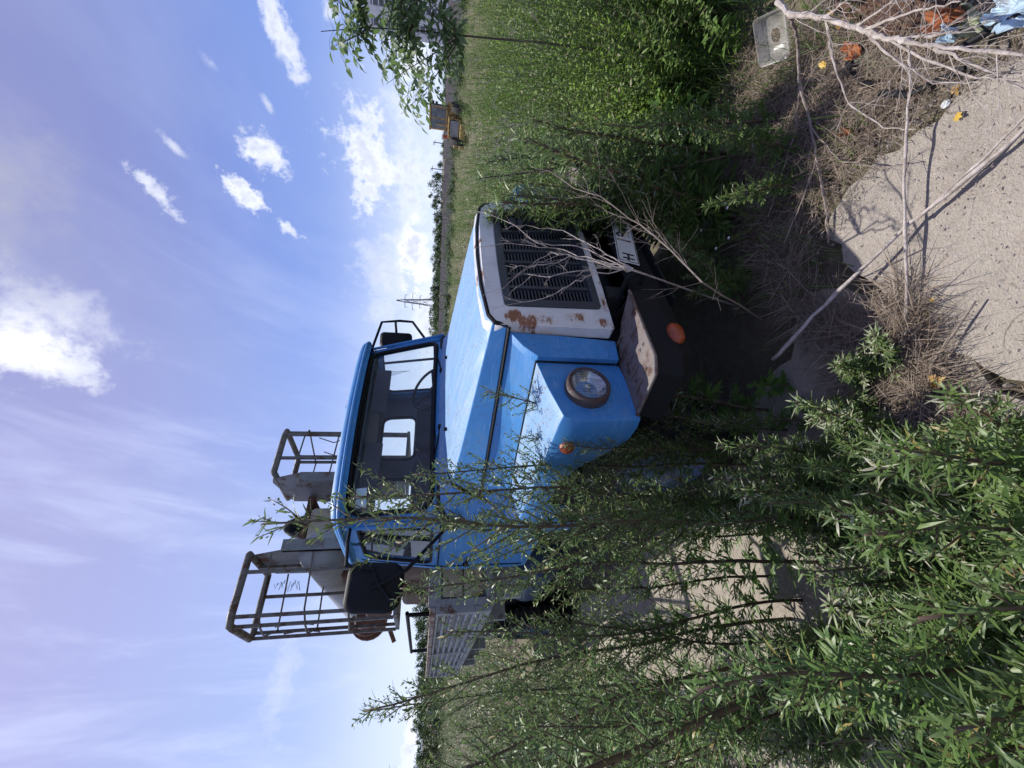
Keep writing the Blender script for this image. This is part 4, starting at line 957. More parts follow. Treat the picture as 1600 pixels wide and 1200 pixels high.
def grass(seed, n=40, H=.3, w=.004, spread=.12):
    random.seed(seed); lv = Leaves()
    for i in range(n):
        lv.add((random.gauss(0, spread), random.gauss(0, spread), 0), az(random.uniform(0, 6.28), R_(random.uniform(45, 88))), rv(1), H*random.uniform(.4, 1.2), w, random.uniform(.1, .6))
    return lv, None
def ok(x, y):
    if -7.6 < x < .05 and abs(y) < 1.2: return False
    return True
random.seed(21)
sp = []
# left of the deck, seen past the near weeds
while len(sp) < 150:
    x = random.uniform(-9, -.9); y = random.uniform(-3.6, -1.4)
    if math.hypot(x-CAM[0], y-CAM[1]) < 2.4: continue
    # keep the sunny concrete patch open
    if -3.1 < x < -.6 and y > -2.35: continue
    if y > -1.5-.05*(-x): continue
    sp.append((x, y, random.uniform(.7, 1.05), random.uniform(.55, .93)))
MPR = [tuple(q for i, q in enumerate(mugwort(50+i, H=1.5, dens=.8, detail=0, bush=1.1)) if i != 1) for i in range(4)]
stand('mugwort_thicket', 'dense mugwort thicket running along the left flank of the truck deck', 'weeds', MPR, sp, (MUGD, STEM), .12)
def seen(n, poly, zt=(0, 0), dmax=60, test=None):
    """feet of plants spread evenly over what the eye sees of a patch of ground"""
    xs = [p[0] for p in poly]; ys = [p[1] for p in poly]; out = []
    while len(out) < n:
        px, py = random.uniform(min(xs), max(xs)), random.uniform(min(ys), max(ys)); c = False
        for i in range(len(poly)):
            (x1, y1), (x2, y2) = poly[i], poly[i-1]
            if (y1 > py) != (y2 > py) and px < (x2-x1)*(py-y1)/(y2-y1)+x1: c = not c
        if not c: continue
        p = at(px, py, 2, random.uniform(*zt)-.08); d = math.hypot(p.x-CAM[0], p.y-CAM[1])
        if d > dmax or d < .55 or not ok(p.x, p.y) or (test and not test(p)): continue
        out.append((p.x, p.y, d))
    return out
random.seed(22)
sp = [(x, y, random.uniform(.8, 1.2), random.uniform(.8, 1.35) if d > 4.2 else random.uniform(.5, .95) if d > 3.2 else random.uniform(.25, .5)) for x, y, d in seen(420, [(760, -40), (1150, -40), (1130, 120), (1050, 230), (960, 290), (800, 300)], dmax=16)]
stand('weed_bank', 'bright green bank of tall weeds beyond the grille', 'weeds', [gweed(70+i, .95, 30, .062, .014, 7) for i in range(4)], sp, (WEED, STEMG), .15)
random.seed(23)
sp = [(x, y, random.uniform(.8, 1.3), random.uniform(.95, 1.45)) for x, y, d in seen(150, [(770, -40), (960, -40), (930, 120), (850, 200), (790, 190)], dmax=14)]
sp += [(random.uniform(-.35, .35), random.uniform(.95, 1.5), 1.0, random.uniform(.75, 1.15)) for _ in range(16)]+[(random.uniform(.42, .8), random.uniform(1.15, 1.75), 1.0, random.uniform(1.25, 1.6)) for _ in range(10)]+[(random.uniform(.7, 1.6), random.uniform(2.0, 3.2), 1.1, random.uniform(1.3, 1.7)) for _ in range(14)]
stand('lime_weeds', 'yellow-green flowering weeds among the darker bank', 'weeds', [gweed(80+i, 1.0, 34, .045, .012, 7) for i in range(3)], sp, (WEEDY, STEMG), .15)
random.seed(24); sp = []
while len(sp) < 6500:
    r = 5+ 95*random.random()**1.9; a = R_(random.uniform(68, 152)); x = CAM[0]+r*math.cos(a); y = CAM[1]+r*math.sin(a)
    if not ok(x, y): continue
    s = .8+r*.035; sp.append((x, y, s, (.55+r*.006)*random.uniform(.6, 1.3)))
stand('meadow', 'rough meadow of weeds reaching back to the concrete fence', 'weeds', [gweed(90+i, .62, 9, .085, .018, 5) for i in range(5)], sp, (MEADOW, STEMG), .15)
random.seed(25); sp = []
while len(sp) < 620:
    r = 5.5+50*random.random()**1.9; a = R_(random.uniform(70, 150)); x = CAM[0]+r*math.cos(a); y = CAM[1]+r*math.sin(a)
    if not ok(x, y) or math.sin(x*.9+1)*math.sin(y*.55)+random.gauss(0, .4) < .1: continue
    sp.append((x, y, random.uniform(.9, 1.4)*(1+r*.02), random.uniform(.85, 1.5)))
stand('scrub', 'taller uneven scrub clumps standing out of the meadow', 'weeds', [gweed(180+i, 1.0, 22, .07, .018, 7) for i in range(4)], sp, (WEED, STEMG), .2)
# undergrowth of mugwort near the photographer
random.seed(31); sp = []
UG = [(1130, 780), (1200, 690), (1330, 600), (1420, 620), (1480, 700), (1620, 760), (1640, 1230), (1060, 1230), (1230, 1060), (1240, 900)]
for x, y, d in seen(52, UG, (.25, .6), 5): sp.append((x, y, random.uniform(.8, 1.1), random.uniform(.45, .75)))
for x, y, d in seen(22, [(1180, 640), (1300, 560), (1420, 600), (1500, 700), (1400, 760), (1220, 760)], (.1, .25), 5): sp.append((x, y, random.uniform(.6, .9), random.uniform(.2, .4)))
stand('mugwort_undergrowth', 'dense mugwort undergrowth filling the near corner of the slab', 'weeds', [tuple(q for i, q in enumerate(mugwort(150+i, H=1.0, dens=1.5, detail=1, bush=1.1, leafL=.095)) if i != 1) for i in range(4)], sp, (MUGD, STEM), .12)
random.seed(32)
sp = [(x, y, random.uniform(.8, 1.1), random.uniform(.6, .95)) for x, y, d in seen(60, [(800, 1080), (1080, 1080), (1080, 1230), (760, 1230)], (.1, .5), 9)]
stand('mugwort_undergrowth', 'mugwort undergrowth behind the thick leaning stem', 'weeds', MPR, sp, (MUGD, STEM), .12)
random.seed(26); sp = []
while len(sp) < 2300:
    r = 3.2+60*random.random()**1.9; a = R_(random.uniform(150, 205)); x = CAM[0]+r*math.cos(a); y = CAM[1]+r*math.sin(a)
    if not ok(x, y) or (y > -1.6 and x > -8) or (-3.1 < x < -.6 and y > -2.35): continue
    s = .9+r*.03; sp.append((x, y, s, (1.15+r*.004)*random.uniform(.6, 1.3)))
stand('weed_field', 'grey-green weed field behind the thicket', 'weeds', [gweed(110+i, .8, 12, .08, .018, 4) for i in range(4)], sp, (MUGD, STEMG), .15)
random.seed(27); sp = []
while len(sp) < 420:
    x = random.uniform(-2.2, 2.6); y = random.uniform(-.65, 3.0)
    e_ = -.34-.32*(x-.27)
    if x > .27 and y < e_+.12: continue
    if x < .1 and y < 1.2: continue
    if random.random() < .45 and y < .9 and x > .2: continue
    sp.append((x, y, 1, random.uniform(.4, 1.2)))
stand('grass', 'dark green grass growing in the hollow before the bumper', 'grass', [grass(130+i, 34, .20, .0045, .10) for i in range(3)], sp, (WEED, None), .2)
# dry litter on the soil strip and in the slab joints
random.seed(28); lt = Leaves()
def lit(p, z0=0., L=(.03, .16)):
    lt.add((p[0], p[1], z0+random.uniform(.0, .05)), az(random.uniform(0, 6.28), R_(random.uniform(-4, 26))), UP+rv(.5), random.uniform(*L), random.uniform(.001, .0036), random.uniform(-.3, .35))
for p in seen(9000, [(1130, 90), (1240, 20), (1500, 20), (1480, 110), (1400, 170), (1330, 260), (1270, 330), (1250, 400), (1150, 400)], (.08, .08)): lit(p, float(gz(p[0], p[1])), (.03, .2))
for p in seen(5200, [(1180, 380), (1240, 380), (1280, 450), (1330, 490), (1400, 510), (1460, 560), (1500, 640), (1400, 700), (1250, 680), (1180, 560)], (.08, .08)): lit(p, -.005, (.04, .22))
for p in seen(900, [(1400, 440), (1440, 440), (1445, 600), (1395, 600)], (.08, .08)): lit(p, .0, (.05, .22))
for p in seen(1500, [(1480, 640), (1560, 660), (1640, 760), (1560, 780)], (.08, .08)): lit(p, .0, (.04, .18))
for p in seen(1000, [(1240, 380), (1300, 300), (1400, 180), (1500, 110), (1640, 20), (1640, 80), (1500, 160), (1400, 240), (1300, 390)], (.08, .08)): lit(p, .002, (.008, .05))
for p in seen(160, [(1300, 430), (1640, 60), (1640, 700), (1500, 640)], (.08, .08)): lit(p, .002, (.006, .025))
for i in range(1500): lit((random.uniform(-3.2, .2), random.gauss(-1.03, .05)), -.03)
o = link('litter', leaves_mesh('litter', lt), LITTER); tag(o, 'brown dry stems and leaf litter on the soil beside the slab edge', 'litter', kind='stuff')
# pebbles and crumbs
random.seed(29); pb_ = MB()
for i in range(2600):
    x = random.uniform(.0, 2.2); e_ = -.34-.32*(x-.27)
    y = e_+random.gauss(.25, .35)
    if random.random() < .4: x = random.uniform(.35, 1.6); y = random.uniform(-2.6, -.7)
    on = y < e_-.02 and x > .4; z = .0 if on else float(gz(x, y))
    r = random.uniform(.003, .011)*(.6 if on else 1.3); m = Matrix.Translation((x, y, z+r*.3)) @ Euler((random.random()*6, random.random()*6, random.random()*6)).to_matrix().to_4x4()
    vs_ = [m @ (Vector(q)*r*random.uniform(.7, 1.3)) for q in ((1, 0, 0), (0, 1, 0), (-1, 0, 0), (0, -1, 0), (0, 0, .8), (0, 0, -.8))]
    pb_.add(vs_, [(0, 1, 4), (1, 2, 4), (2, 3, 4), (3, 0, 4), (1, 0, 5), (2, 1, 5), (3, 2, 5), (0, 3, 5)])
tag(pb_.build('gravel', simple("pebble", (.40, .36, .32), .9, col2=(.16, .14, .13), nscale=3)), 'scattered gravel and concrete crumbs on the soil and slab', 'gravel', kind='stuff')

# ------------------------------------------------------------------ dead wood
def pxtube(mb, pts, r0, r1, n=6):
    """pts: (px, py, height)"""
    P_ = [at(a, b, 2, c) for a, b, c in pts]; out = []
    for i in range(len(P_)-1):
        for k in range(7):
            t = k/7; q = P_[i].lerp(P_[i+1], t); out.append(q+rv(.0012+.004*min(r0*40, 1)*.5))
    out.append(P_[-1]); m = len(out)-1
    mb.tube(out, [(r0+(r1-r0)*i/m)*random.choice((.82, .95, 1, 1.05, 1.3)) for i in range(m+1)], n)
    return out
def twigs(mb, path, r, n, L, spread=.6, depth=1):
    for i in range(n):
        k = random.randrange(2, len(path)-1); p = path[k]; d = (path[k+1 if k+1 < len(path) else k]-path[k-1]).normalized()
        dd = (d+rv(spread)).normalized(); pts = [p]; l = L*random.uniform(.4, 1.2)
        for j in range(5): dd = (dd+rv(.10)+Vector((0, 0, .02))).normalized(); pts.append(pts[-1]+dd*l/5)
        mb.tube(pts, [r*(1-.14*j) for j in range(6)], 4, cap=False)
        if depth: twigs(mb, pts, r*.6, 3, L*.45, spread, depth-1)
def shadowfix(): pass
random.seed(41)
b = MB(); pxtube(b, [(1208, 562, .16), (1270, 495, .12), (1420, 350, .05), (1530, 265, .035), (1640, 165, .03)], .0085, .0055, 8); pxtube(b, [(1430, 345, .05), (1540, 245, .04), (1640, 140, .04)], .004, .003)
tag(b.build('dry_stalk', TWIG, None, smooth=True), 'long pale dry stalk lying diagonally across the slab', 'stick')
b = MB(); pth = pxtube(b, [(1410, 640, .02), (1417, 420, .05), (1412, 280, .07), (1422, 120, .10), (1421, 60, .12)], .0055, .0035, 8); twigs(b, pth, .0012, 14, .12)
tag(b.build('dry_stalk', TWIG, None, smooth=True), 'thin dry stalk across the slab edge, crossing the longer pale one', 'stick')
b = MB(); pth = pxtube(b, [(1380, 640, .05), (1440, 590, .04), (1525, 470, .03)], .005, .003); twigs(b, pth, .0015, 6, .15)
tag(b.build('dry_stalk', TWIGD, None, smooth=True), 'short dark twig lying by the yellow leaf', 'stick')
b = MB(); pth = pxtube(b, [(1216, 2, .30), (1232, 22, .30), (1285, 26, .30), (1350, 48, .30), (1400, 62, .30), (1460, 72, .28), (1600, 85, .2), (1680, 95, .15)], .012, .003, 8)
for tg in ([(1350, 46, .3), (1440, 90, .25), (1520, 120, .2), (1580, 125, .16)], [(1350, 48, .3), (1400, 95, .24), (1460, 130, .14), (1530, 128, .1)], [(1290, 26, .3), (1300, 90, .22), (1325, 160, .12), (1380, 200, .06), (1432, 202, .05)],
           [(1350, 46, .3), (1420, 20, .4), (1500, 2, .5)], [(1340, 40, .3), (1390, 5, .4), (1420, -20, .45)], [(1400, 62, .3), (1500, 50, .25), (1560, 30, .2)], [(1460, 75, .27), (1530, 105, .2), (1600, 140, .12)], [(1290, 26, .3), (1330, -5, .35)]):
    p2 = pxtube(b, tg, .0045, .0014); twigs(b, p2, .0011, 9, .16)
twigs(b, pth, .0016, 26, .22)
tag(b.build('dead_branch', TWIG, None), 'pale dead branch fanning out over the rusty scrap', 'branch')
b = MB(); pth = pxtube(b, [(1232, 22, .30), (1243, 45, .2), (1247, 75, .12), (1249, 130, .06), (1268, 200, .04), (1280, 270, .03), (1292, 330, .03), (1294, 380, .02)], .0085, .004)
for tg in ([(1268, 200, .04), (1310, 250, .03), (1370, 262, .03), (1420, 258, .05)], [(1250, 120, .05), (1245, 200, .04), (1215, 290, .04), (1200, 340, .05)], [(1275, 250, .03), (1255, 310, .06), (1225, 380, .1)]):
    p2 = pxtube(b, tg, .0045, .0015); twigs(b, p2, .0011, 8, .15)
twigs(b, pth, .0014, 18, .2)
tag(b.build('dead_branch', TWIGD, None), 'grey dead branch lying on the litter between grass and slab', 'branch')
# bare bush in front of the grille
b = MB(); root_ = at(1150, 478, 2, -.03)
random.seed(44)
def limb(p0, pts, r0, r1, tw=6, L=.12):
    P_ = [p0]+[at(px, py, 0, x) for px, py, x in pts]; out = []
    for i in range(len(P_)-1):
        for k in range(5): out.append(P_[i].lerp(P_[i+1], k/5)+rv(.0035))
    out.append(P_[-1]); m = len(out)-1; b.tube(out, [r0+(r1-r0)*i/m for i in range(m+1)], 5)
    twigs(b, out, r1*1.1, tw, L, .5); return out
fork = at(990, 422, 0, .12)
main = [root_, root_.lerp(fork, .5)+rv(.004), fork]; b.tube(main, [.0055, .005, .0042], 7)
for pts in ([(930, 405, .10), (870, 388, .05), (800, 380, .03), (740, 388, 0)], [(940, 392, .12), (880, 360, .08), (820, 352, .05), (785, 358, .03)], [(930, 410, .08), (860, 395, .05), (830, 412, .03), (775, 460, .0)], [(930, 418, .12), (860, 432, .08), (830, 430, .05), (795, 462, .0)],
            [(940, 425, .14), (900, 440, .1), (850, 465, .06), (770, 482, 0)], [(900, 385, .08), (840, 380, .05), (800, 350, .03), (745, 330, .0)], [(900, 400, .1), (850, 415, .06), (790, 415, .02)]):
    limb(fork, pts, .0032, .0011, 7, .10)
tag(b.build('bare_bush', TWIG, None), 'leafless pale bush standing before the dark grille', 'bush')
b = MB(); rt = at(1200, 505, 2, -.03); P2 = [rt, at(1100, 440, 0, .28), at(1000, 350, 0, .30), at(940, 310, 0, .32), at(860, 270, 0, .30), at(820, 255, 0, .3)]
out = []
for i in range(5):
    for k in range(4): out.append(P2[i].lerp(P2[i+1], k/4)+rv(.004))
b.tube(out, [.0040-.0028*i/len(out) for i in range(len(out))], 6); twigs(b, out, .0011, 30, .24, .5)
tag(b.build('bare_bush', TWIGD, None), 'bent bare stem with pale twigs right of the number plate', 'bush')
for j, (bx_, by_, dd_, lb, seeds) in enumerate(((985, 175, 3.6, 'pale dead weed standing in the green bank below the tractor', 51), (960, 110, 3.9, 'pale dead weed beside the broad-leaved plant', 52), (930, 230, 3.4, 'pale dead weed between tractor and grille', 53), (890, 60, 5.5, 'dead weed deep in the green bank', 54))):
    random.seed(seeds); b = MB(); base = at(bx_, by_, 2, -.05)
    for q in range(5):
        d = az(random.uniform(0, 6.28), R_(random.uniform(50, 80))); p = base.copy(); pts = [p.copy()]
        for i in range(8): d = (d+rv(.07)).normalized(); p = p+d*.19; pts.append(p.copy())
        b.tube(pts, [.004-.0004*i for i in range(9)], 5); twigs(b, pts, .0018, 12, .25, .45)
    tag(b.build('dead_weed', TWIG, None), lb, 'dead weed')

# ------------------------------------------------------------------ seedlings and the ash-leaved maple
def broadleaf(name, base, H, n, L, label, seed, mat=BROAD, w=.55, lean=(0, 0)):
    random.seed(seed); e = empty(name, base, label, 'plant'); lv = Leaves(); sm = MB()
    for s_ in range(3):
        p = Vector((0, 0, 0)); d = Vector((lean[0]+random.gauss(0, .15), lean[1]+random.gauss(0, .15), 1)).normalized(); pts = [p.copy()]
        for i in range(6): d = (d+rv(.06)).normalized(); p = p+d*H/6; pts.append(p.copy())
        sm.tube(pts, [.003-.0003*i for i in range(7)], 5)
        for i in range(n):
            t = .25+.75*i/n; j = min(5, int(t*6)); q = pts[j].lerp(pts[j+1], t*6-j)
            for sg in (0, math.pi):
                a = i*1.6+sg+s_; l = L*random.uniform(.6, 1.15); dd = az(a, R_(random.uniform(0, 35))); q2 = q+dd*l*.3
                sm.tube([q, q2], .001, 4, cap=False); lv.add(q2, dd, UP+rv(.2), l, l*w, .18)
    link('foliage', leaves_mesh('foliage', lv), mat, e, smooth=True); sm.build('stem', STEMG, e)
    return e
broadleaf('seedling', at(1245, 600, 2, -.05), .22, 6, .055, 'small light-green seedling in the dark hollow by the slab corner', 61)
broadleaf('seedling', at(1130, 175, 2, -.06), .50, 7, .10, 'pale broad-leaved plant standing at the edge of the green bank', 62, lean=(-.2, 0))
broadleaf('seedling', at(1180, 60, 2, -.06), .32, 7, .08, 'round-leaved plant next to the plastic tray', 63)
random.seed(65); e = empty('chamomile', at(1195, 350, 2, -.08), 'thin feathery chamomile with a few white flower heads', 'plant'); sm = MB(); lv = Leaves(); fl = MB()
for i in range(5):
    d = az(random.uniform(0, 6.28), R_(70)); p = Vector((0, 0, 0)); pts = [p.copy()]
    for k in range(6): d = (d+rv(.08)).normalized(); p = p+d*.055; pts.append(p.copy())
    sm.tube(pts, .0014, 4)
    for k in range(40):
        j = random.randrange(1, 6); lv.add(pts[j], az(random.uniform(0, 6.28), R_(random.uniform(0, 60))), UP, random.uniform(.02, .05), .0015, .2)
    fl.lathe([(.001, .004), (.006, .002), (.009, -.001)], Matrix.Translation(pts[-1]), 8)
link('foliage', leaves_mesh('foliage', lv), WEEDY, e); sm.build('stem', STEMG, e); fl.build('flower_head', PLATEM, e)
# maple sapling
random.seed(66)
mb_ = Vector((.42, 1.95, -.08)); e = empty('maple_sapling', mb_, 'young ash-leaved maple rising above the weed bank at the picture edge', 'tree'); sm = MB(); lv = Leaves()
def compound(p, d, L):
    side = d.cross(UP).normalized(); pts = [p, p+d*L*.5, p+d*L+Vector((0, 0, -L*.25))]; sm.tube(pts, .0012, 4, cap=False)
    lv.add(pts[2], (d+Vector((0, 0, -.5))).normalized(), UP+rv(.4), L*.55, L*.24, .25)
    for t in (.4, .75):
        q = p.lerp(pts[2], t)
        for s in (-1, 1): lv.add(q, (d*.5+side*s+Vector((0, 0, -.45))+rv(.15)).normalized(), UP+rv(.45), L*.5*random.uniform(.8, 1.1), L*.21, .25)
def shoot(p, d, L, r, nl, t0=.15):
    pts = [p.copy()]
    for i in range(8): d = (d+rv(.05)+Vector((0, 0, .03))).normalized(); p = p+d*L/8; pts.append(p.copy())
    sm.tube(pts, [r*(1-.1*i) for i in range(9)], 6)
    for i in range(nl):
        t = t0+(1-t0)*i/nl; j = min(7, int(t*8)); q = pts[j].lerp(pts[j+1], t*8-j)
        for s in (0, math.pi): compound(q, az(i*1.57+s+random.uniform(-.4, .4), R_(random.uniform(-15, 35))), random.uniform(.11, .17))
    return pts
right_ = Vector(AX[0]); tipw = ad(492, 50, 4.0)-mb_
c0 = shoot(Vector((0, 0, 0)), Vector((-.08, .05, 1)), 2.65, .014, 11, .62)
for k in range(14):
    j = 5+k % 3; base = c0[j]; a = random.uniform(0, 6.28)
    shoot(base, (az(a, R_(random.uniform(20, 55)))-right_*.1).normalized(), random.uniform(.45, .95)*(1.15-.07*j), .006, 10)
for k in range(0):
    shoot(Vector((random.uniform(-.1, .3), random.uniform(-.1, .25), 0)), (Vector((random.uniform(-.1, .3), random.uniform(-.15, .15), 1))).normalized(), random.uniform(1.7, 2.3), .009, 15)
link('crown', leaves_mesh('crown', lv), MAPLE, e, smooth=True); sm.build('trunk', BARK, e)

# ------------------------------------------------------------------ small scrap
def flat_piece(name, pts, z, mat, label, cat, th=.006, curl=.02):
    P0 = [at(a, b, 2, z) for a, b in pts]; P_ = []
    for i in range(len(P0)):
        L_ = (P0[(i+1) % len(P0)]-P0[i]).length
        for j in range(5): P_.append(P0[i].lerp(P0[(i+1) % len(P0)], j/5)+rv(L_*.055)*(1 if j else .5))
    c = sum(P_, Vector())/len(P_)
    me_v = []; 
    loops = []
    for k in (1, .7, .4, .05): loops.append([c+(p-c)*k+Vector((0, 0, curl*(k*k)*math.sin(i*.9)+random.gauss(0, curl*.35*k))) for i, p in enumerate(P_)])
    mb = MB(); mb.loft(loops, closed=True); mb.f.append(tuple(range(3*len(P_), 4*len(P_))))
    o = mb.build(name, mat, None, solid=th); return tag(o, label, cat)
SC_BL = rusty("pale_blue_scrap", (.42, .56, .66), (.2, .12, .08), .25, 9, .6); SC_R = rusty("orange_rust_scrap", (.33, .12, .05), (.20, .07, .04), .5, 12, .85); SC_D = rusty("dark_scrap", (.09, .05, .035), (.14, .07, .04), .5, 7, .85)
SC_G = rusty("grey_green_scrap", (.30, .33, .22), (.2, .17, .1), .4, 10, .8)
random.seed(70)
flat_piece('scrap_sheet', [(1560, -10), (1640, -20), (1640, 20), (1565, 52), (1535, 45), (1540, 20)], .06, SC_BL, 'pale blue scrap of painted sheet at the far slab corner', 'scrap')
flat_piece('scrap_sheet', [(1320, -30), (1440, -20), (1500, 5), (1440, 35), (1400, 60), (1340, 40), (1310, 10)], .02, SC_D, 'dark brown rusted plate under the dead branch', 'scrap', .01)
flat_piece('scrap_sheet', [(1450, 20), (1500, 5), (1508, 20), (1480, 45), (1450, 58), (1435, 45)], .07, SC_R, 'orange-rusted crumpled scrap beside the dark plate', 'scrap', curl=.03)
flat_piece('scrap_sheet', [(1320, 70), (1340, 62), (1348, 80), (1330, 95), (1315, 85)], .03, SC_R, 'small rust-red scrap next to the yellow leaves', 'scrap')
flat_piece('scrap_sheet', [(1505, 10), (1540, 15), (1535, 50), (1500, 62), (1490, 40)], .04, SC_G, 'grey-green torn scrap between the rusted and the pale blue ones', 'scrap', curl=.03)
flat_piece('scrap_sheet', [(1330, 88), (1370, 75), (1400, 100), (1370, 125), (1335, 110)], .0, SC_G, 'mossy flat scrap lying in the litter', 'scrap')
flat_piece('scrap_sheet', [(1475, 45), (1492, 40), (1488, 62), (1470, 66)], .08, SC_BL, 'small pale blue chip next to the crumpled rusty scrap', 'scrap')
flat_piece('brick_chip', [(1316, 205), (1330, 200), (1328, 210), (1318, 213)], .02, SC_R, 'small orange brick chip on the litter', 'brick chip')
for pts, r, lb in (([(1325, 98, .03), (1345, 128, .02), (1365, 134, .02)], .012, 'short black rubber strip in the litter'), ([(1375, 145, .03), (1420, 148, .03), (1470, 125, .03), (1510, 105, .03)], .012, 'curved black rubber strip along the slab edge'), ([(1500, 75, .05), (1560, 40, .05), (1640, 0, .05)], .012, 'dark strip along the pale blue scrap')):
    b = MB(); P_ = [at(*p[:2], 2, p[2]) for p in pts]; b.tube(P_, r, 8); tag(b.build('rubber_strip', BLACK), lb, 'rubber strip')
# clear plastic tray
tm = Matrix.Translation(at(1212, 55, 2, .12)) @ Euler((R_(25), R_(-35), R_(20))).to_matrix().to_4x4()
tb = MB(); tb.loft([[tm @ Vector((x, y, z)) for x, y in rrect(-a, a, -b_, b_, .02)] for z, a, b_ in ((.04, .105, .075), (.04, .098, .068), (.0, .09, .06), (.0, .03, .02))], closed=True)
tag(tb.build('plastic_tray', PLAST, None, smooth=True), 'empty dirty clear plastic tray lying in the weeds', 'tray')
def leaf_piece(px, py, L, z, label, seed):
    random.seed(seed); lv = Leaves(); p = at(px, py, 2, z); a = random.uniform(0, 6.28)
    L *= .72
    for k in (-1, 0, 1): lv.add(p, az(a+k*.5, R_(12)), UP+rv(.3), L*(1 if k == 0 else .75), L*.5, random.uniform(-.3, .4))
    tag(link('fallen_leaf', leaves_mesh('fallen_leaf', lv), YLEAF), label, 'leaf', 'yellow fallen leaves')
leaf_piece(1452, 600, .075, .05, 'largest yellow leaf, caught in dry stems beside the mugwort', 2)
leaf_piece(1290, 105, .06, .06, 'yellow leaf on the litter below the dead branch', 3); leaf_piece(1318, 40, .06, .08, 'yellow leaf next to the rusted plate', 4)
leaf_piece(1496, 132, .05, .01, 'yellow leaf on the slab edge', 5); leaf_piece(1492, 182, .045, .01, 'pale orange leaf lying alone on the slab', 6); leaf_piece(1460, 470, .025, .02, 'tiny yellow leaf by the crossing stalk', 7); leaf_piece(1300, 25, .05, .06, 'yellow leaf at the root of the dead branch', 8)
b = MB(); b.lathe([(.001, 0), (.012, .002), (.014, .008), (.010, .012), (.001, .013)], Matrix.Translation(at(1480, 163, 2, .0)), 12)
tag(b.build('pebble', PLATEM), 'pale green-white pebble on the slab edge', 'pebble')

# ------------------------------------------------------------------ far things
# concrete fence
FM = simple("fence_concrete", (.36, .315, .28), .9, col2=(.20, .175, .155), nscale=.9, bump=.3)
fe = empty('concrete_fence', (0, 0, 0), 'long grey-brown concrete panel fence across the far side of the meadow', 'fence')
F = [ad(706, -250, 80), ad(706, 0, 88), ad(700, 250, 104), ad(696, 440, 122), ad(690, 620, 150)]
random.seed(80); acc = 0; pan = 0
for i in range(len(F)-1):
    a = Vector((F[i].x, F[i].y, 0)); c = Vector((F[i+1].x, F[i+1].y, 0)); L = (c-a).length; n = max(1, int(L/4.2)); u = (c-a).normalized()
    ang = math.atan2(u.y, u.x)
    for k in range(n):
        p = a+u*L*(k+.5)/n; z = float(gz(p.x, p.y)); m = Matrix.Translation((p.x, p.y, z)) @ Matrix.Rotation(ang+random.gauss(0, .004), 4, 'Z'); w = L/n/2
        q = MB(); q.box(-w+.10, w-.10, -.06, .06, -.3, 2.45+random.uniform(-.10, .08), m)
        for cx in range(6): q.box(-w+.15+cx*w/3.2, -w+.15+cx*w/3.2+w/4.2, .06, .09, .3, 2.2, m); 
        pan += 1
        if pan <= 95: q.build('fence_panel', FM, fe)
random.seed(86); sp = []
for i in range(len(F)-1):
    for k in range(70):
        p = F[i].lerp(F[i+1], random.random()); c = Vector(CAM); f_ = random.uniform(.55, .97); x = c.x+(p.x-c.x)*f_; y = c.y+(p.y-c.y)*f_
        if math.sin(x*.31)+math.sin(y*.23+1) < random.uniform(-1.2, .8): continue
        sp.append((x, y, random.uniform(2.5, 5), random.uniform(1.0, 2.1)))
stand('far_bushes', 'low dark bushes and tall weeds along the foot of the concrete fence', 'bushes', [gweed(220+i, 1.0, 22, .14, .05, 9) for i in range(4)], sp, (TREEL, STEMG), .25)
# loader tractor in the meadow
YEL = rusty("faded_yellow_paint", (.46, .32, .10), (.20, .10, .05), .6, 4, .6, (.36, .26, .10)); 
tp = Vector((-9.6, 31.0, 0)); tp = Vector((CAM[0], CAM[1], 0))+(Vector((-6.55, 20.75, 0))-Vector((CAM[0], CAM[1], 0)))*1.62
tp.z = float(gz(tp.x, tp.y))
tr = empty('tractor', tp, 'yellow wheeled tractor parked in the meadow before the fence', 'tractor')
toc = math.atan2(CAM[1]-tp.y, CAM[0]-tp.x); tr.rotation_euler = (0, 0, toc-R_(9)); tr.scale = (1.1, 1.1, 1.1)
# local x points to the camera (the radiator grille end), y to the right of the picture
b = MB(); b.box(-1.2, -.1, -.15, 1.05, 1.35, 1.55); b.box(-1.2, .0, -.75, 1.05, .75, 1.35); b.build('body', YEL, tr, bevel=.05)
b = MB(); b.box(-.1, 1.1, -.80, .40, .55, 1.30); b.box(-.1, 1.14, -.80, .40, 1.30, 1.42); b.build('engine_hood', YEL, tr, bevel=.04)
b = MB(); b.box(1.1, 1.12, -.72, .32, .70, 1.28); g0 = b.build('radiator_grille', BLACK, tr)
b = MB()
for k in range(7): b.box(1.12, 1.18, -.68, .28, .73+k*.08, .765+k*.08)
b.build('grille_slats', PLATEM, g0)
b = MB()
for y in (-.55, .78):
    for x in (-1.15, -.1): b.box(x-.05, x+.05, y-.05, y+.05, 1.45, 2.65)
b.box(-1.25, .0, -.65, .88, 2.62, 2.74); b.box(-.12, -.04, .06, .14, 1.5, 2.62); b.box(.05, .10, .80, .86, 1.4, 2.3); b.box(.3, .36, -.95, -.9, .6, 1.5); b.box(1.1, 1.2, -.9, -.78, .9, 1.0); b.tube([(.4, -.2, 1.4), (.4, -.2, 2.2)], .04, 6); b.box(-.15, -.05, -.6, .8, 1.45, 1.6); b.build('cab', YEL, tr, bevel=.03)
b = MB(); b.box(-.09, -.07, -.5, .73, 1.6, 2.6); b.box(-1.14, -1.12, -.5, .73, 1.6, 2.6); b.box(-1.1, -.1, .76, .78, 1.6, 2.6); b.box(-1.1, -.1, -.56, -.54, 1.6, 2.6); b.build('cab_window', simple("dark_window", (.16, .20, .22), .15, col2=(.05, .06, .07), nscale=2.5), tr)
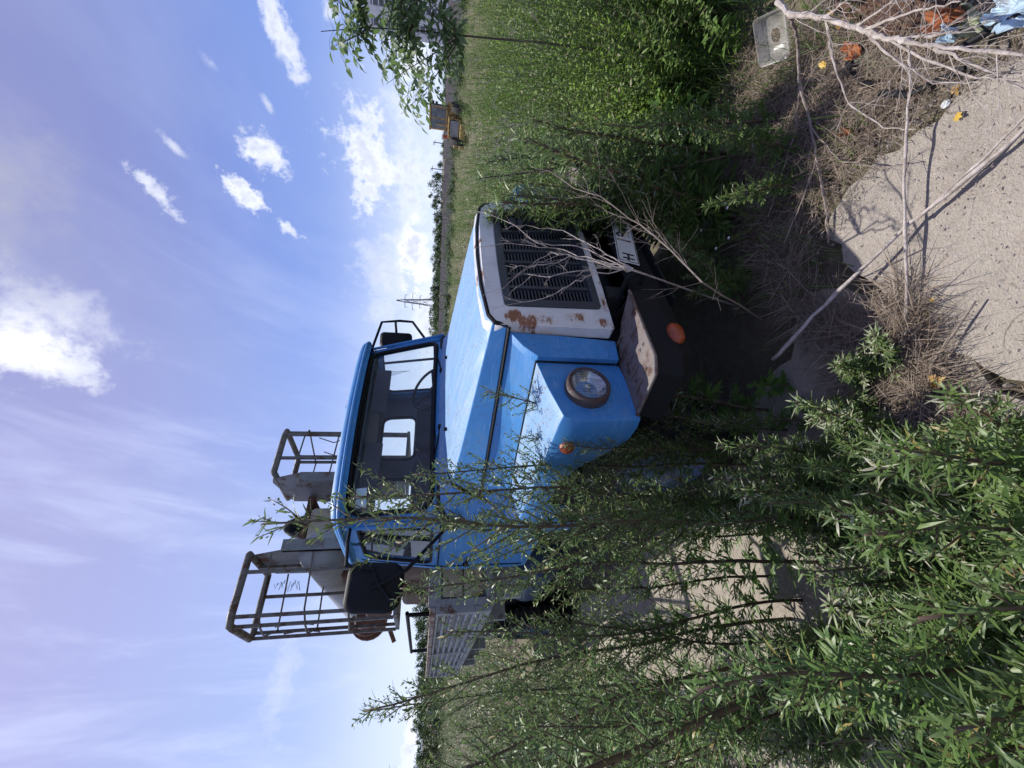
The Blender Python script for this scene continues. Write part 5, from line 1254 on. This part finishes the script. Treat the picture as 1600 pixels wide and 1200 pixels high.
b = MB(); b.box(.2, .6, -.95, -.80, 1.42, 1.75); b.build('air_filter', simple("faded_red", (.42, .09, .05), .6), tr, bevel=.02)
b = MB(); b.tube([(.05, .95, 1.5), (.05, .95, 2.55)], .04, 8); b.tube([(.1, 1.0, 2.5), (.1, 1.15, 2.5)], .10, 10); b.tube([(.1, 1.0, 2.25), (.1, 1.12, 2.25)], .09, 10); b.build('exhaust_and_lamps', DARK, tr)
b = MB(); b.add([(.6, .35, .95), (.6, .85, .95), (.6, .6, .45), (.5, .35, .95), (.5, .85, .95), (.5, .6, .45)], [(0, 1, 2), (3, 5, 4), (0, 3, 4, 1), (1, 4, 5, 2), (2, 5, 3, 0)]); b.build('warning_plate', TANM, tr)
for y in (-.95, .95):
    for x, r in ((-.7, .62), (1.0, .62)):
        b = MB(); b.lathe([(.3, -.2), (.5, -.2), (r, -.15), (r, .15), (.5, .2), (.3, .2)], Matrix.Translation((x, y, r)) @ Matrix.Rotation(R_(90), 4, 'X'), 24); wh = b.build('wheel', TYRE, tr, smooth=False)
        b = MB(); b.lathe([(.32, .12), (.28, .05), (.1, .1), (.001, .1)], Matrix.Translation((x, y, r)) @ Matrix.Rotation(R_(90 if y < 0 else -90), 4, 'X'), 16); b.build('rim', YEL, wh)
b = MB(); b.box(.9, 1.5, -1.35, .2, .25, .62); b.box(.8, 1.0, -1.4, -.9, .5, 1.0); b.build('front_weight', YEL, tr, bevel=.05)
# building
WB = simple("white_wall", (.72, .73, .74), .8, nscale=.6); WD = simple("window_strip", (.10, .11, .13), .3, nscale=3)
bp_ = ad(645, 0, 150); gzb = float(gz(bp_.x, bp_.y)); be = empty('white_building', (bp_.x, bp_.y, gzb), 'white block with dark vertical window strips behind the maple sapling', 'building')
fdir = Vector((CAM[0]-bp_.x, CAM[1]-bp_.y, 0)).normalized(); be.rotation_euler = (0, 0, math.atan2(fdir.y, fdir.x))
b = MB(); b.box(-14, 0, -8.2, 14, 0, 24); wl_ = b.build('wall', WB, be)
b = MB(); b.box(-14.1, .15, -8.35, 14.1, 24, 24.4); b.build('roof', DECKP, be)
for k, y in enumerate((-6.4, -2.4, 1.6, 5.6, 9.6)):
    b = MB(); b.box(.0, .12, y, y+1.5, 3.4, 23); w_ = b.build('window', WD, be)
    b = MB()
    for z in np.arange(4.4, 23, 1.5): b.box(.12, .16, y, y+1.5, z, z+.25)
    b.build('sill', WB, w_)
b = MB(); b.box(.0, 1.5, -10.6, -8.2, 0, 4.2); b.build('annex', simple("brick_red", (.32, .12, .08), .85, nscale=4), be)
# pylon and poles
PYL = simple("pylon_steel", (.16, .17, .19), .7, nscale=1)
pp = ad(690, 474, 260); pz = float(-.09-.014*138); pe = Vector((pp.x, pp.y, pz)); b = MB(); Hh = 27.0; u = Vector(AX[0]); u.z = 0; u.normalize(); v2 = UP.cross(u)
lv_ = [(0, 2.6), (7, 1.9), (13, 1.3), (18, .95), (22, .7), (Hh, .12)]
cor = [[pe+u*sx*w+v2*sy*w+UP*z for sx, sy in ((-1, -1), (1, -1), (1, 1), (-1, 1))] for z, w in lv_]
for k in range(4): b.tube([c[k] for c in cor], .16, 4)
for i in range(len(cor)-1):
    for k in range(4):
        b.tube([cor[i][k], cor[i+1][(k+1) % 4]], .09, 4); b.tube([cor[i+1][k], cor[i][(k+1) % 4]], .09, 4); b.tube([cor[i][k], cor[i][(k+1) % 4]], .09, 4)
for z, w in ((13.5, 3.6), (17.7, 5.0), (22, 3.6)):
    b.tube([pe+u*-w+UP*z, pe+UP*(z+.5), pe+u*w+UP*z], .13, 4); b.tube([pe+u*-w+UP*z, pe+UP*(z-.5), pe+u*w+UP*z], .1, 4)
    for s in (-1, 1): b.tube([pe+u*s*w+UP*z, pe+u*s*w+UP*(z-1.4)], .12, 5)
tag(b.build('pylon', PYL), 'tall lattice power pylon on the horizon above the hood', 'pylon')
random.seed(90)
poles = [(222, 677, 150), (263, 673, 150), (335, 676, 140), (459, 671, 190), (465, 672, 200), (468, 669, 210), (482, 671, 200), (485, 671, 200), (489, 670, 200), (492, 670, 200), (496, 670, 200), (499, 671, 200), (510, 675, 180), (514, 669, 170)]
pl_lab = {222: 'single utility pole to the right of the tractor roof', 263: 'utility pole with a lamp arm above the taller trees', 335: 'thin pole at the end of the taller trees', 459: 'first post of the switchyard beside the pylon', 514: 'dark post beside the far mirror bracket'}
for k, (py, px, dd_) in enumerate(poles):
    t = ad(px, py, dd_); base = Vector((t.x, t.y, -2.1)); b = MB(); b.tube([base, t], [.20, .12] if dd_ < 160 else [.28, .2], 6)
    b.tube([t+u*-.8-UP*.5, t+u*.8-UP*.5], .09, 5)
    if k in (1, 0): b.tube([t-UP*.2, t+u*-1.0], .08, 5)
    o = b.build('utility_pole', PYL)
    tag(o, pl_lab.get(py, 'post of the switchyard behind the hood, one of a tight row'), 'pole', 'utility poles and posts on the horizon')
# trees
def tree_mesh(seed, H=8, Wd=3.2, n=1500, L=.42, conical=False):
    random.seed(seed); lv = Leaves(); sm = MB(); sm.tube([(0, 0, 0), (.1, 0, H*.4), (0, .1, H*.8)], [.16, .11, .03], 6)
    cl = []
    for k in range(26):
        t = random.uniform(.12, 1); rr = Wd*(1-t)**.6*random.uniform(.2, 1) if conical else Wd*math.sin(min(1, t*1.05)*math.pi)**.6*random.uniform(.15, 1)
        a = random.uniform(0, 6.28); cl.append((Vector((rr*math.cos(a), rr*math.sin(a), H*t)), random.uniform(.4, .9)*Wd*.38))
    for c, r in cl[:12]: sm.tube([(0, 0, max(.5, c.z-H*.15)), c], [.05, .02], 4)
    for i in range(n):
        c, r = random.choice(cl); p = c+rv(r*.55); lv.add(p, rv(1).normalized(), rv(1), L*random.uniform(.6, 1.3), L*.5, 0)
    a = leaves_mesh('crown', lv); a.materials.append(TREEL); s = bpy.data.meshes.new('trunk'); s.from_pydata(sm.v, [], sm.f); s.materials.append(BARK); return a, s
TP = [tree_mesh(200, 8, 3.2), tree_mesh(201, 8, 4.0), tree_mesh(202, 8, 2.6), tree_mesh(203, 8, 2.4, conical=True)]
trees = []
def far_tree(px_top, py, d, k, label, wd=1.0):
    t = ad(px_top, py, d); zb = float(gz(t.x, t.y)) if d < 160 else -2.0; H = (t.z-zb)/8.0
    e = empty('tree', (t.x, t.y, zb), label, 'tree', 'trees beyond the fence'); e.scale = (H*wd, H*wd, H); e.rotation_euler = (0, 0, random.uniform(0, 6.28))
    for nm, me in (('crown', TP[k][0]), ('trunk', TP[k][1])):
        o = bpy.data.objects.new(nm, me); COL.objects.link(o); o.parent = e
random.seed(91)
for px, py, k, wd, lb in ((672, 288, 1, 1.0, 'tallest bushy tree beyond the fence'), (671, 306, 2, 1.1, 'ragged tree next to the tallest one beyond the fence'), (675, 322, 0, 1.0, 'outer tree of the tall group beyond the fence'), (678, 275, 3, 1.3, 'pointed tree at the tractor end of the tall group'),
                      (684, 258, 0, 1, 'low tree between the tall group and the tractor'), (689, 240, 1, 1.2, 'small round bush tree next to the tractor roof'), (690, 228, 0, 1.2, 'smallest tree nearest the tractor')):
    far_tree(px, py, 128, k, lb, wd)
for i in range(42):
    py = 335+i*4.6; px = 682-.03*(py-335)+random.uniform(-5, 3); 
    far_tree(px, py, 145+random.uniform(-4, 22), random.randrange(4), 'tree of the low even row beyond the fence behind the hood', 1.6)
for i in range(26):
    py = 930+i*11; px = 655-.03*(py-930)*.4+random.uniform(-6, 3)
    far_tree(px, py, 48+random.uniform(0, 10), random.randrange(4), 'tree of the dark row behind the truck deck', 1.1)
for i in range(8):
    far_tree(692+random.uniform(-3, 2), 60+i*22, 140, random.randrange(3), 'low tree of the thin row between the building and the tractor', 2)
for o in bpy.data.objects:
    if o.type == 'MESH' and o.parent is None and 'label' not in o and 'kind' not in o: print('UNTAGGED', o.name)
